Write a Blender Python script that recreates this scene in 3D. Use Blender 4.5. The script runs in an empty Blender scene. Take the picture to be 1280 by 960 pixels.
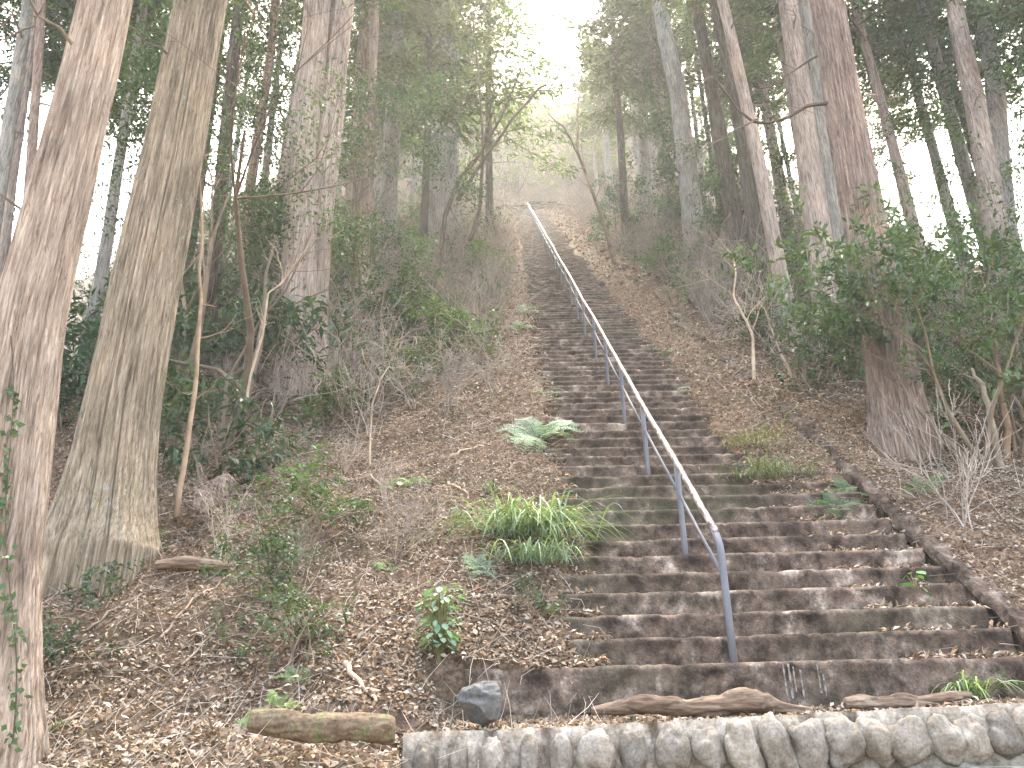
import bpy, math, random
import numpy as np
from mathutils import Vector, Matrix

# ------------------------------------------------------------------ camera, sky, sun, exposure
R = math.radians
EZ = 1.6                      # eye height above the path
F_PX = 1020.0                 # focal length in photograph pixels (1280 wide)
PITCH, ROLL = 0.41217, 0.0168
scene = bpy.context.scene
col = scene.collection
cam_d = bpy.data.cameras.new('camera'); cam = bpy.data.objects.new('camera', cam_d); col.objects.link(cam)
cam_d.sensor_width = 36.0; cam_d.lens = 36.0 * F_PX / 1280.0; cam_d.clip_end = 600.0; cam_d.clip_start = 0.05
cam.location = (0, 0, EZ)
cam.matrix_world = Matrix.Translation((0, 0, EZ)) @ Matrix.Rotation(math.pi / 2 + PITCH, 4, 'X') @ Matrix.Rotation(-ROLL, 4, 'Z')
scene.camera = cam

SUN_EL, SUN_AZ = R(58), R(12)      # azimuth from +Y (up the stairs) towards +X
world = bpy.data.worlds.new('World'); scene.world = world; world.use_nodes = True
wn = world.node_tree; wn.nodes.clear()
sky = wn.nodes.new('ShaderNodeTexSky'); sky.sky_type = 'NISHITA'; sky.sun_disc = False
sky.sun_elevation = SUN_EL; sky.sun_rotation = SUN_AZ; sky.air_density = 1.0; sky.dust_density = 6.0; sky.ozone_density = 0.6
bg = wn.nodes.new('ShaderNodeBackground'); bg.inputs['Strength'].default_value = 0.15
wo = wn.nodes.new('ShaderNodeOutputWorld')
wn.links.new(sky.outputs[0], bg.inputs['Color']); wn.links.new(bg.outputs[0], wo.inputs['Surface'])
sun_d = bpy.data.lights.new('sun', 'SUN'); sun_d.energy = 1.5; sun_d.angle = R(20); sun_d.color = (1.0, 0.95, 0.87)
sun = bpy.data.objects.new('sun', sun_d); col.objects.link(sun); sun.location = (0, 0, 60)
sv = Vector((math.sin(SUN_AZ) * math.cos(SUN_EL), math.cos(SUN_AZ) * math.cos(SUN_EL), math.sin(SUN_EL)))
sun.rotation_euler = sv.to_track_quat('Z', 'Y').to_euler()
vs = scene.view_settings
vs.view_transform = 'Standard'; vs.look = 'None'; vs.gamma = 1.0; vs.use_curve_mapping = False
vs.exposure = 3.8
vs.use_white_balance = True; vs.white_balance_temperature = 7000; vs.white_balance_tint = 6
scene.cycles.use_denoising = True
scene.cycles.max_bounces = 6; scene.cycles.diffuse_bounces = 3; scene.cycles.transmission_bounces = 3
scene.cycles.sample_clamp_indirect = 6.0

random.seed(7)
rng = np.random.default_rng(11)

# ------------------------------------------------------------------ pixel <-> place helpers (layout only)
def ray(u, v):
    xr, yr = (u - 640) / F_PX, (480 - v) / F_PX
    c, s = math.cos(-ROLL), math.sin(-ROLL)
    x, y = xr * c - yr * s, xr * s + yr * c
    cp, sp = math.cos(PITCH), math.sin(PITCH)
    return np.array([x, cp - y * sp, sp + y * cp])
def at(u, v, Y):
    d = ray(u, v); t = Y / d[1]
    return np.array([d[0] * t, Y, EZ + d[2] * t])
def depth(Y, Z):
    return Y * math.cos(PITCH) + (Z - EZ) * math.sin(PITCH)

# ------------------------------------------------------------------ noise
def _h(ix, iy, iz, s):
    h = (ix * 374761393 + iy * 668265263 + iz * 2147483647 + s * 144665) & 0xffffffff
    h = ((h ^ (h >> 13)) * 1274126177) & 0xffffffff
    return ((h ^ (h >> 16)) & 0xffff) / 65535.0
def vn(x, y, z=0.0, s=0):
    x, y, z = np.broadcast_arrays(np.asarray(x, float), np.asarray(y, float), np.asarray(z, float))
    i, j, k = np.floor(x).astype(np.int64), np.floor(y).astype(np.int64), np.floor(z).astype(np.int64)
    a, b, c = x - i, y - j, z - k
    a, b, c = a * a * (3 - 2 * a), b * b * (3 - 2 * b), c * c * (3 - 2 * c)
    r = 0
    for dk in (0, 1):
        for dj in (0, 1):
            for di in (0, 1):
                w = (a if di else 1 - a) * (b if dj else 1 - b) * (c if dk else 1 - c)
                r = r + w * _h(i + di, j + dj, k + dk, s)
    return r
def fbm(x, y, z=0.0, s=0, o=3):
    r, a, t = 0, 1.0, 0
    for q in range(o):
        f = 2.03 ** q
        r = r + a * (vn(np.asarray(x) * f, np.asarray(y) * f, np.asarray(z) * f, s + q * 17) - .5); t += a; a *= .5
    return r / t * 2
def sst(a, b, x):
    t = np.clip((x - a) / (b - a), 0, 1); return t * t * (3 - 2 * t)

# ------------------------------------------------------------------ mesh helpers
def fast_mesh(name, V, Q, mat, cols=None, smooth=False):
    V = np.ascontiguousarray(V, dtype=np.float32); Q = np.ascontiguousarray(Q, dtype=np.int32)
    me = bpy.data.meshes.new(name)
    me.vertices.add(len(V)); me.vertices.foreach_set('co', V.ravel())
    me.loops.add(Q.size); me.loops.foreach_set('vertex_index', Q.ravel())
    me.polygons.add(len(Q)); me.polygons.foreach_set('loop_start', np.arange(0, Q.size, Q.shape[1], dtype=np.int32))
    me.polygons.foreach_set('loop_total', np.full(len(Q), Q.shape[1], dtype=np.int32))
    if smooth: me.polygons.foreach_set('use_smooth', np.ones(len(Q), dtype=bool))
    if cols is not None:
        a = me.color_attributes.new('Col', 'FLOAT_COLOR', 'POINT')
        c = np.ones((len(V), 4), np.float32); c[:, :3] = cols
        a.data.foreach_set('color', c.ravel())
    me.update(calc_edges=True); me.validate()
    if mat: me.materials.append(mat)
    return me
class MB:
    def __init__(s): s.V, s.Q, s.C, s.n = [], [], [], 0
    def add(s, V, Q, C=None):
        V = np.asarray(V, float); s.V.append(V); s.Q.append(np.asarray(Q) + s.n); s.n += len(V)
        s.C.append(np.broadcast_to(np.asarray((1, 1, 1) if C is None else C, float), (len(V), 3)))
    def mesh(s, name, mat, smooth=False):
        return fast_mesh(name, np.concatenate(s.V), np.concatenate(s.Q), mat, np.concatenate(s.C), smooth)
def obj(name, me, parent=None, loc=(0, 0, 0), rz=0.0, scale=1.0):
    o = bpy.data.objects.new(name, me); col.objects.link(o); o.location = loc; o.rotation_euler = (0, 0, rz)
    o.scale = (scale,) * 3 if np.isscalar(scale) else scale
    if parent is not None: o.parent = parent
    return o
def tag(o, label=None, cat=None, group=None, kind=None):
    if label: o['label'] = label
    if cat: o['category'] = cat
    if group: o['group'] = group
    if kind: o['kind'] = kind
    return o
def thing(name, loc, label, cat, group=None, rz=0.0, scale=1.0):
    return tag(obj(name, None, None, loc, rz, scale), label, cat, group)
def nrm(a):
    a = np.asarray(a, float); return a / (np.linalg.norm(a, axis=-1, keepdims=True) + 1e-9)
def tube(P, rad, sides=5, cap=False):
    P = np.asarray(P, float); rad = np.asarray(rad, float)
    if cap:
        P = np.concatenate([P[:1], P, P[-1:]]); rad = np.concatenate([[1e-4], rad, [1e-4]])
    T = np.gradient(P, axis=0)
    if cap: T[0] = T[1] = P[2] - P[1]; T[-1] = T[-2] = P[-2] - P[-3]
    T = nrm(T)
    ref = np.array([0.31, 0.9, 0.17]) if abs(nrm(P[-1] - P[0])[1]) < .8 else np.array([1.0, 0.1, 0.2])
    A = nrm(np.cross(T, ref)); B = np.cross(T, A)
    th = np.arange(sides) * 2 * math.pi / sides
    V = P[:, None] + rad[:, None, None] * (np.cos(th)[None, :, None] * A[:, None] + np.sin(th)[None, :, None] * B[:, None])
    k = len(P); i = np.arange(k - 1)[:, None] * sides; j = np.arange(sides)[None]
    jn = (j + 1) % sides
    Q = np.stack([i + j, i + jn, i + sides + jn, i + sides + j], -1).reshape(-1, 4)
    return V.reshape(-1, 3), Q
def leaves(C, D, N, L, W, bend=.15, fold=.12):
    C, D, N = np.asarray(C), nrm(D), np.asarray(N)
    S = nrm(np.cross(D, N)); N = np.cross(S, D)
    L = np.asarray(L)[:, None]; W = np.asarray(W)[:, None]
    m = C + D * L * .45 + N * (fold * W)
    V = np.stack([C, m + S * W * .5, C + D * L - N * L * bend, m - S * W * .5], 1).reshape(-1, 3)
    Q = np.arange(len(C) * 4).reshape(-1, 4)
    return V, Q
def rdir(n, up=0.0):
    d = rng.normal(size=(n, 3)); d = nrm(d); d[:, 2] += up; return nrm(d)
def grid_quads(nu, nv, wrap=False):
    i = np.arange(nu - 1)[:, None]; j = np.arange(nv if wrap else nv - 1)[None]; jn = (j + 1) % nv
    return np.stack([i * nv + j, i * nv + jn, (i + 1) * nv + jn, (i + 1) * nv + j], -1).reshape(-1, 4)

# ------------------------------------------------------------------ materials
def nodes(name):
    m = bpy.data.materials.new(name); m.use_nodes = True; nt = m.node_tree; nt.nodes.clear()
    out = nt.nodes.new('ShaderNodeOutputMaterial'); b = nt.nodes.new('ShaderNodeBsdfPrincipled')
    nt.links.new(b.outputs[0], out.inputs['Surface']); return m, nt, b, out
def L_(nt, a, b): nt.links.new(a, b)
def n_coord(nt, kind, scale):
    mp = nt.nodes.new('ShaderNodeMapping'); mp.inputs['Scale'].default_value = scale
    if kind == 'world':
        g = nt.nodes.new('ShaderNodeNewGeometry'); L_(nt, g.outputs['Position'], mp.inputs['Vector'])
    else:
        t = nt.nodes.new('ShaderNodeTexCoord'); L_(nt, t.outputs['Object'], mp.inputs['Vector'])
    return mp.outputs[0]
def n_noise(nt, vec, scale, detail=5, rough=.6, dist=0.0):
    n = nt.nodes.new('ShaderNodeTexNoise'); n.inputs['Scale'].default_value = scale; n.inputs['Detail'].default_value = detail
    n.inputs['Roughness'].default_value = rough; n.inputs['Distortion'].default_value = dist
    L_(nt, vec, n.inputs['Vector']); return n.outputs['Fac']
def n_ramp(nt, fac, stops):
    r = nt.nodes.new('ShaderNodeValToRGB'); e = r.color_ramp.elements
    while len(e) < len(stops): e.new(.5)
    for q, (p, c) in enumerate(stops):
        e[q].position = p; e[q].color = (*c, 1) if len(c) == 3 else c
    L_(nt, fac, r.inputs[0]); return r.outputs[0]
def n_mix(nt, fac, a, b, mode='MIX'):
    m = nt.nodes.new('ShaderNodeMix'); m.data_type = 'RGBA'; m.blend_type = mode
    for s, x in ((0, fac), (6, a), (7, b)):
        if isinstance(x, (int, float)): m.inputs[s].default_value = x
        elif isinstance(x, tuple): m.inputs[s].default_value = (*x, 1)
        else: L_(nt, x, m.inputs[s])
    return m.outputs[2]
def n_bump(nt, b, h, strength, dist=.02):
    bp = nt.nodes.new('ShaderNodeBump'); bp.inputs['Strength'].default_value = strength; bp.inputs['Distance'].default_value = dist
    L_(nt, h, bp.inputs['Height']); L_(nt, bp.outputs[0], b.inputs['Normal'])
def n_attr(nt):
    a = nt.nodes.new('ShaderNodeVertexColor'); a.layer_name = 'Col'; return a.outputs[0]
def n_rand(nt):
    return nt.nodes.new('ShaderNodeObjectInfo').outputs['Random']

def mat_bark(name, a, b, c, streak=40, lichen=0.0, moss=0.0):
    m, nt, bs, _ = nodes(name)
    v = n_coord(nt, 'object', (1, 1, .07)); v2 = n_coord(nt, 'object', (1, 1, .35)); v4 = n_coord(nt, 'object', (1, 1, .22))
    f1 = n_noise(nt, v, streak, 8, .72, .6); f2 = n_noise(nt, v2, 3.2, 6, .65); f3 = n_noise(nt, v4, 26, 5, .7, .8)
    base = n_ramp(nt, f1, [(.34, c), (.47, a), (.60, b), (.72, tuple(min(1, x * 1.25) for x in b))])
    var = n_ramp(nt, f2, [(.3, (.55, .53, .53)), (.5, (1, 1, 1)), (.72, (1.3, 1.25, 1.2))])
    flk = n_ramp(nt, f3, [(.30, (.45, .42, .40)), (.44, (1, 1, 1)), (.64, (1, 1, 1)), (.74, (1.3, 1.3, 1.28))])
    colr = n_mix(nt, 1.0, n_mix(nt, 1.0, base, var, 'MULTIPLY'), flk, 'MULTIPLY')
    if moss:
        fm = n_noise(nt, v2, 2.1, 5, .65); mk = n_ramp(nt, fm, [(.5, (0, 0, 0)), (.62, (moss, moss, moss))])
        colr = n_mix(nt, mk, colr, (.075, .085, .035))
    if lichen:
        v3 = n_coord(nt, 'object', (1, 1, .6)); fl = n_noise(nt, v3, 16, 5, .7)
        fz = n_noise(nt, v3, 1.6, 2, .5)
        mk = n_ramp(nt, fl, [(.66 - lichen * .04, (0, 0, 0)), (.72 - lichen * .04, (.8, .8, .8))])
        mk2 = n_ramp(nt, fz, [(.5, (0, 0, 0)), (.56, (1, 1, 1))])
        mk = n_mix(nt, 1.0, mk, mk2, 'MULTIPLY')
        colr = n_mix(nt, mk, colr, (.40, .40, .36))
    L_(nt, colr, bs.inputs['Base Color']); bs.inputs['Roughness'].default_value = .95
    bs.inputs['Specular IOR Level'].default_value = .1
    hs = nt.nodes.new('ShaderNodeMath'); hs.operation = 'ADD'; L_(nt, f1, hs.inputs[0]); L_(nt, f3, hs.inputs[1])
    n_bump(nt, bs, hs.outputs[0], 1.0, .03); return m
def mat_leaf(name, gloss=.5, trans=.25, tcol=(1.0, 1.15, .45)):
    m, nt, bs, out = nodes(name)
    a = n_attr(nt); rnd = n_rand(nt)
    k = n_ramp(nt, rnd, [(0, (.6, .68, .72)), (.5, (1, 1, 1)), (1, (1.3, 1.2, .95))])
    cc = n_mix(nt, 1.0, a, k, 'MULTIPLY')
    L_(nt, cc, bs.inputs['Base Color']); bs.inputs['Roughness'].default_value = gloss
    bs.inputs['Specular IOR Level'].default_value = .25
    t = nt.nodes.new('ShaderNodeBsdfTranslucent'); tc = n_mix(nt, 1.0, cc, tcol, 'MULTIPLY'); L_(nt, tc, t.inputs['Color'])
    mx = nt.nodes.new('ShaderNodeMixShader'); mx.inputs[0].default_value = trans
    L_(nt, bs.outputs[0], mx.inputs[1]); L_(nt, t.outputs[0], mx.inputs[2]); L_(nt, mx.outputs[0], out.inputs['Surface'])
    return m
def mat_simple(name, stops, scale=6, kind='world', stretch=(1, 1, 1), rough=.9, bump=.4, bdist=.02, rand=0.0, attr=False, fine=None):
    m, nt, bs, _ = nodes(name)
    v = n_coord(nt, kind, stretch); f = n_noise(nt, v, scale, 7, .65)
    c = n_ramp(nt, f, stops)
    if fine:
        f2 = n_noise(nt, v, fine, 4, .7); c = n_mix(nt, 1.0, c, n_ramp(nt, f2, [(.3, (.6, .6, .6)), (.5, (1, 1, 1)), (.7, (1.35, 1.33, 1.3))]), 'MULTIPLY')
    if rand: c = n_mix(nt, 1.0, c, n_ramp(nt, n_rand(nt), [(0, (1 - rand,) * 3), (1, (1 + rand, 1 + rand * .95, 1 + rand * .85))]), 'MULTIPLY')
    if attr: c = n_mix(nt, 1.0, c, n_attr(nt), 'MULTIPLY')
    L_(nt, c, bs.inputs['Base Color']); bs.inputs['Roughness'].default_value = rough
    bs.inputs['Specular IOR Level'].default_value = .2
    if bump: n_bump(nt, bs, f, bump, bdist)
    return m
M = {}
M['bark_tan'] = mat_bark('bark_tan', (.33, .245, .18), (.47, .375, .295), (.15, .105, .075), 34, .25)
M['bark_furrow'] = mat_bark('bark_furrow', (.31, .24, .165), (.45, .365, .265), (.14, .10, .068), 46, 1.6, .25)
M['bark_red'] = mat_bark('bark_red', (.24, .17, .132), (.34, .265, .215), (.10, .066, .05), 40, 0)
M['bark_pink'] = mat_bark('bark_pink', (.30, .23, .185), (.43, .36, .305), (.14, .10, .078), 36, .2)
M['bark_grey'] = mat_bark('bark_grey', (.26, .235, .20), (.38, .35, .31), (.13, .115, .095), 34, .5, .15)
M['bark_dark'] = mat_bark('bark_dark', (.085, .07, .055), (.15, .125, .10), (.04, .032, .026), 34, 0, .3)
M['twig'] = mat_simple('twig_bark', [(.3, (.17, .135, .11)), (.6, (.34, .285, .235))], 5, 'world', rand=.25, bump=0, attr=True)
M['wood'] = mat_simple('weathered_wood', [(.3, (.055, .034, .022)), (.5, (.15, .10, .068)), (.7, (.27, .20, .145))], 6, 'world', (.35, 2, 2.5), rough=.9, bump=.9, fine=36, attr=True)
M['mossy'] = mat_simple('mossy_wood', [(.32, (.06, .04, .025)), (.46, (.13, .09, .055)), (.54, (.15, .11, .07)), (.62, (.10, .105, .04)), (.72, (.15, .16, .06))], 10, 'world', bump=.9, fine=55)
M['cedar'] = mat_leaf('cedar_foliage', .75, .35)
M['broad'] = mat_leaf('glossy_leaves', .52, .3)
M['fern'] = mat_leaf('fern_fronds', .6, .3)
M['litter'] = mat_leaf('dry_leaves', .85, .1, (1, .8, .5))
def mat_soil():
    m, nt, bs, _ = nodes('forest_soil')
    v = n_coord(nt, 'world', (1, 1, 1)); f = n_noise(nt, v, .9, 6, .6); g = n_noise(nt, v, 9, 7, .75); h = n_noise(nt, v, 38, 4, .7)
    c = n_ramp(nt, g, [(.3, (.035, .024, .017)), (.48, (.10, .07, .05)), (.62, (.19, .14, .105)), (.75, (.30, .235, .18))])
    c = n_mix(nt, 1.0, c, n_ramp(nt, f, [(.35, (.75, .8, .7)), (.65, (1.15, 1.05, 1))]), 'MULTIPLY')
    c = n_mix(nt, 1.0, c, n_ramp(nt, h, [(.3, (.55, .55, .55)), (.7, (1.4, 1.38, 1.35))]), 'MULTIPLY')
    L_(nt, c, bs.inputs['Base Color']); bs.inputs['Roughness'].default_value = 1; bs.inputs['Specular IOR Level'].default_value = .1
    n_bump(nt, bs, h, .8, .04); return m
M['soil'] = mat_soil()
M['path'] = mat_simple('path_earth', [(.3, (.16, .13, .10)), (.7, (.30, .25, .2))], 3, fine=60, bump=.5)
def mat_step():
    m, nt, bs, _ = nodes('weathered_concrete')
    v = n_coord(nt, 'world', (1, 1, 1)); vs_ = n_coord(nt, 'world', (1, 1, .85))
    a = n_noise(nt, v, 3.4, 8, .68, .3); b = n_noise(nt, vs_, 9, 6, .7); c0 = n_noise(nt, v, 55, 4, .7); d = n_noise(nt, v, .55, 3, .5)
    c = n_ramp(nt, a, [(.34, (.022, .015, .011)), (.45, (.060, .041, .030)), (.56, (.105, .076, .058)), (.67, (.24, .19, .152))])
    c = n_mix(nt, 1.0, c, n_ramp(nt, b, [(.36, (.38, .36, .33)), (.5, (1, 1, 1)), (.64, (1.5, 1.46, 1.4))]), 'MULTIPLY')
    c = n_mix(nt, 1.0, c, n_ramp(nt, c0, [(.3, (.72, .72, .72)), (.7, (1.25, 1.25, 1.25))]), 'MULTIPLY')
    c = n_mix(nt, n_ramp(nt, d, [(.5, (0, 0, 0)), (.64, (.55, .55, .55))]), c, (.048, .046, .026))
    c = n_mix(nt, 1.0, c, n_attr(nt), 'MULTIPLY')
    L_(nt, c, bs.inputs['Base Color']); bs.inputs['Roughness'].default_value = .95; bs.inputs['Specular IOR Level'].default_value = .15
    n_bump(nt, bs, c0, .8, .015); return m
M['step'] = mat_step()
M['stone'] = mat_simple('river_stone', [(.3, (.09, .074, .056)), (.46, (.165, .138, .108)), (.58, (.215, .188, .156)), (.72, (.29, .262, .23))], 6, 'world', rough=.85, bump=.6, rand=.3, fine=60)
M['grey_rock'] = mat_simple('grey_rock', [(.3, (.065, .06, .055)), (.55, (.11, .104, .096)), (.75, (.14, .133, .124))], 9, 'world', rough=.85, bump=.5, fine=50)
M['mortar'] = mat_simple('lime_mortar', [(.32, (.07, .052, .036)), (.46, (.19, .155, .118)), (.66, (.33, .29, .238))], 9, 'world', bump=.7, bdist=.03, fine=45)
def mat_paint(name, paint, rust, under, lo, hi):
    m, nt, bs, _ = nodes(name)
    v = n_coord(nt, 'world', (1, .5, .5)); f = n_noise(nt, v, 26, 6, .7); g = n_noise(nt, v, 9, 4, .6)
    c = n_ramp(nt, f, [(lo, paint), (lo + .05, under), (hi, rust)])
    c = n_mix(nt, 1.0, c, n_ramp(nt, g, [(.3, (.75, .75, .75)), (.7, (1.2, 1.2, 1.2))]), 'MULTIPLY')
    L_(nt, c, bs.inputs['Base Color']); bs.inputs['Roughness'].default_value = .55; n_bump(nt, bs, f, .3, .004); return m
M['post_paint'] = mat_paint('blue_grey_paint', (.10, .098, .108), (.065, .04, .03), (.095, .078, .072), .60, .72)
M['rail_paint'] = mat_paint('peeling_rail_paint', (.34, .26, .225), (.08, .048, .038), (.20, .14, .115), .47, .56)
M['drip'] = mat_simple('white_drips', [(.4, (.09, .07, .055)), (.6, (.27, .24, .21))], 28, bump=0)

# ------------------------------------------------------------------ lie of the land
RISE, TREAD, Y0, H0 = .2, .2525, 5.85, EZ + .46
NSTEP = 197
YTOP = Y0 + NSTEP * TREAD
SX0, SX1, RAILX = -.35, 3.55, 1.51
KX = 3.62                                  # kerb face
def nose(Y): return H0 + RISE / TREAD * (Y - Y0)
WL, WR = -.66, 7.0                          # stone wall ends
def wall_y(X): return 5.12 - .055 * (np.asarray(X, float) - WL)
def wall_z(X): return EZ + .045 + .030 * (np.asarray(X, float) - WL)
PY = np.array([-60, 2.3, 2.8, 3.3, 4.3, 4.8, 5.3, 5.6, 5.9, 6.3])
PZ = np.array([0, 0, .08, .5, EZ - .42, EZ - .17, EZ + .04, EZ + .2, EZ + .43, nose(6.3)])
def ground(X, Y, fine=True):
    X = np.asarray(X, float); Y = np.asarray(Y, float)
    up = nose(Y)
    over = np.maximum(Y - (YTOP + .7), 0)
    bank = nose(YTOP) + .1 + 1.9 * sst(0, 1.3, over + .35 * fbm(X * .7, Y * .3, 0, 5)) + np.where(over > 1.3, np.minimum(over - 1.3, 18) * 1.55 + np.maximum(over - 19.3, 0) * .2, 0)
    up = np.where(Y > YTOP, np.minimum(np.maximum(up, nose(YTOP) + 0.0), nose(YTOP) + .1), up)
    up = np.where(Y > YTOP + .7, bank, up)
    prof = np.where(Y < 6.3, np.interp(Y, PY, PZ), up)
    # the sides of the spur fall away
    side = np.maximum(np.abs(X - 1.5) - 7, 0)
    prof = prof - np.minimum(.34 * side * sst(7, 16, Y) + .006 * side ** 2 * sst(10, 30, Y), 24)
    n = .55 * fbm(X * .16, Y * .16, 0, 3) * sst(3.8, 8, np.abs(X - 1.6)) * sst(6, 9, Y)
    if fine: n = n + (.16 * fbm(X * .9, Y * .9, 0, 9, 3) + .07 * fbm(X * 3.1, Y * 3.1, 0, 12, 3)) * sst(3.2, 4.6, Y) * (1 - .5 * sst(30, 50, Y))
    Z = prof + n
    # left: litter spills over the step ends
    st = (Y > 5.4) & (Y < YTOP + .7)
    ys = np.clip(Y, 5.4, 80)
    bl = .58 + .22 * fbm(ys * .8, 0 * ys, 0, 21) - .12 * (1 - sst(5.9, 7.2, ys))
    br = 2.55 + .25 * fbm(ys * .7, 3 + 0 * ys, 0, 22) + .45 * (1 - sst(7, 9, ys))
    ns = nose(ys) + .06 * fbm(X * 2.2, Y * 2.2, 0, 31) + .02 * fbm(X * 7, Y * 7, 0, 32)
    dl = bl - X; dr = X - br
    covl = ns - .30 + .30 * sst(-.12, .22, dl) + .10 * sst(.2, 1.1, dl)
    low = 1 - sst(7.6, 9.2, ys)
    covr = ns - .30 + (.30 - .17 * low) * sst(-.12, .25, dr)
    wl = sst(1.6, .4, dl) if False else 1 - sst(.3, 1.7, dl)
    wr = 1 - sst(KX + .25 - .02, KX + .9, X) 
    Zs = np.where(X < 1.55, np.where(dl > .3, covl * wl + (Z + .06) * (1 - wl), covl), np.where(X < KX + .12, covr, (ns + .05) * wr + Z * (1 - wr)))
    Zs = np.where((X > bl + .15) & (X < br - .15), nose(ys) - .5, Zs)
    Z = np.where(st & (X > -1.6) & (X < KX + .95), Zs, Z)
    # flat strip between wall and first step, path in front of the wall
    wy, wz = wall_y(X), wall_z(X)
    strip = wz - .035 + .05 * sst(5.2, 5.8, Y) + .015 * fbm(X * 4, Y * 4, 0, 41)
    right = sst(WL - .05, WL + .25, X)
    Z = np.where((Y <= 5.86) & (Y > wy + .12), Z * (1 - right) + strip * right, Z)
    low_path = np.minimum(Z, .0)
    Z = np.where((Y <= wy + .12) & (X > WL - .02), np.where(X > WL + .1, low_path, Z * (1 - sst(WL - .02, WL + .1, X)) + low_path * sst(WL - .02, WL + .1, X)), Z)
    return Z
def gz(x, y): return float(ground(np.array([x]), np.array([y]))[0])
def gnd(u, v, ymax=75):
    d = ray(u, v); Y = np.linspace(3.5, ymax, 6000); t = Y / d[1]
    dz = EZ + d[2] * t - ground(d[0] * t, Y, False)
    k = np.argmax(dz < 0) if (dz < 0).any() else len(Y) - 1
    return np.array([d[0] * t[k], Y[k], gz(d[0] * t[k], Y[k])])

xs = np.unique(np.round(np.concatenate([-np.geomspace(6, 70, 40), np.arange(-6, 6.01, .055), np.geomspace(6, 70, 40)]), 4))
ys = np.unique(np.round(np.concatenate([np.linspace(-60, 2.2, 18), np.arange(2.3, 10, .06), np.arange(10, 20, .12), np.arange(20, 60, .3), np.linspace(60, 110, 45)]), 4))
GX, GY = np.meshgrid(xs, ys)
GZ = ground(GX, GY)
hill = obj('hillside', fast_mesh('hillside', np.stack([GX.ravel(), GY.ravel(), GZ.ravel()], 1), grid_quads(len(ys), len(xs)), M['soil'], smooth=True))
tag(hill, 'brown leaf-covered forest slope either side of the stairs', None, None, 'structure')
pm = MB(); px = np.linspace(-40, 40, 60); py = np.linspace(-40, 2.9, 40); PXg, PYg = np.meshgrid(px, py)
pm.add(np.stack([PXg.ravel(), PYg.ravel(), np.full(PXg.size, .012)], 1), grid_quads(40, 60))
tag(obj('path', pm.mesh('path', M['path'])), 'pale earth path below the stone wall', None, None, 'structure')

# ------------------------------------------------------------------ staircase
def step_mesh(name, seed, seg, amp=1.0):
    x = np.linspace(SX0, SX1, seg)
    prof = [(.0, -.30), (.002, -.2), (.0, -.13), (-.002, -.06), (-.005, -.034), (.008, -.007), (.03, .0), (.16, .0), (.30, -.004), (.30, -.30)]
    V = np.zeros((len(prof), seg, 3)); K = np.ones((len(prof), seg, 3))
    chip = np.clip(vn(x * 5.5, 0 * x, seed, 51) - .66, 0, 1) * .045 + np.clip(vn(x * 19, 0 * x, seed, 52) - .7, 0, 1) * .05
    sag = .006 * fbm(x * .7, 0 * x, seed * 1.7, 53, 2)
    wob = .006 * fbm(x * 1.5, 0 * x, seed * 2.3, 54, 3)
    for k, (y, z) in enumerate(prof):
        yy = y + wob + .007 * fbm(x * 6, 0 * x + z * 9, seed, 55, 3) * amp
        zz = z + sag
        if k in (4, 5, 6): zz = zz - chip * (.8 if k == 6 else .6); yy = yy + chip * (1.0 if k < 6 else .4)
        if k in (4, 5): yy = yy + .006 * fbm(x * 13, 0 * x, seed + 3, 56, 2)
        V[k, :, 0] = x; V[k, :, 1] = yy; V[k, :, 2] = zz
        wear_skylight = .9 + .9 * vn(x * 6, 0 * x, seed, 57) if k in (5, 6) else (1.0 if k > 2 else 1.15 + .5 * vn(x * 4, 0 * x, seed, 58))  # nosing rows painted paler for sky light on the bevel, along with wear
        K[k] = np.broadcast_to(np.asarray(wear_skylight, float), (seg,))[:, None]
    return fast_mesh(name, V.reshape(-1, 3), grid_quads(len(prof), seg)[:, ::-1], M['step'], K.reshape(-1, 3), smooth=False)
stairs = thing('staircase', (0, Y0, EZ), 'long steep flight of worn brown concrete steps climbing the wooded hill', 'stairs')
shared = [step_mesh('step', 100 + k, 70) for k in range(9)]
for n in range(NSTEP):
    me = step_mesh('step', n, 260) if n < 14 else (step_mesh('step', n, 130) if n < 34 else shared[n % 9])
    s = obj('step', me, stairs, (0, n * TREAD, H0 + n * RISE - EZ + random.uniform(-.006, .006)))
    s.rotation_euler = (random.uniform(-.01, .01), random.uniform(-.003, .003) - (.007 if n < 12 else 0), random.uniform(-.003, .003))
    if n == 0:
        for dx, w, z0, z1 in ((1.80, .011, -.02, -.23), (1.835, .014, -.02, -.24), (1.865, .008, -.04, -.2), (1.91, .012, -.06, -.24), (2.03, .01, -.03, -.21), (2.06, .014, -.09, -.23)):
            b = MB(); zz = np.linspace(z0, z1, 9); ww = w * (.6 + .8 * rng.random(9)) * .5
            v = np.stack([np.stack([dx - ww, np.full(9, -.016), zz], 1), np.stack([dx + ww, np.full(9, -.016), zz], 1)], 1).reshape(-1, 3)
            b.add(v, grid_quads(9, 2)); obj('paint_drip', b.mesh('paint_drip', M['drip']), s)
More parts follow.
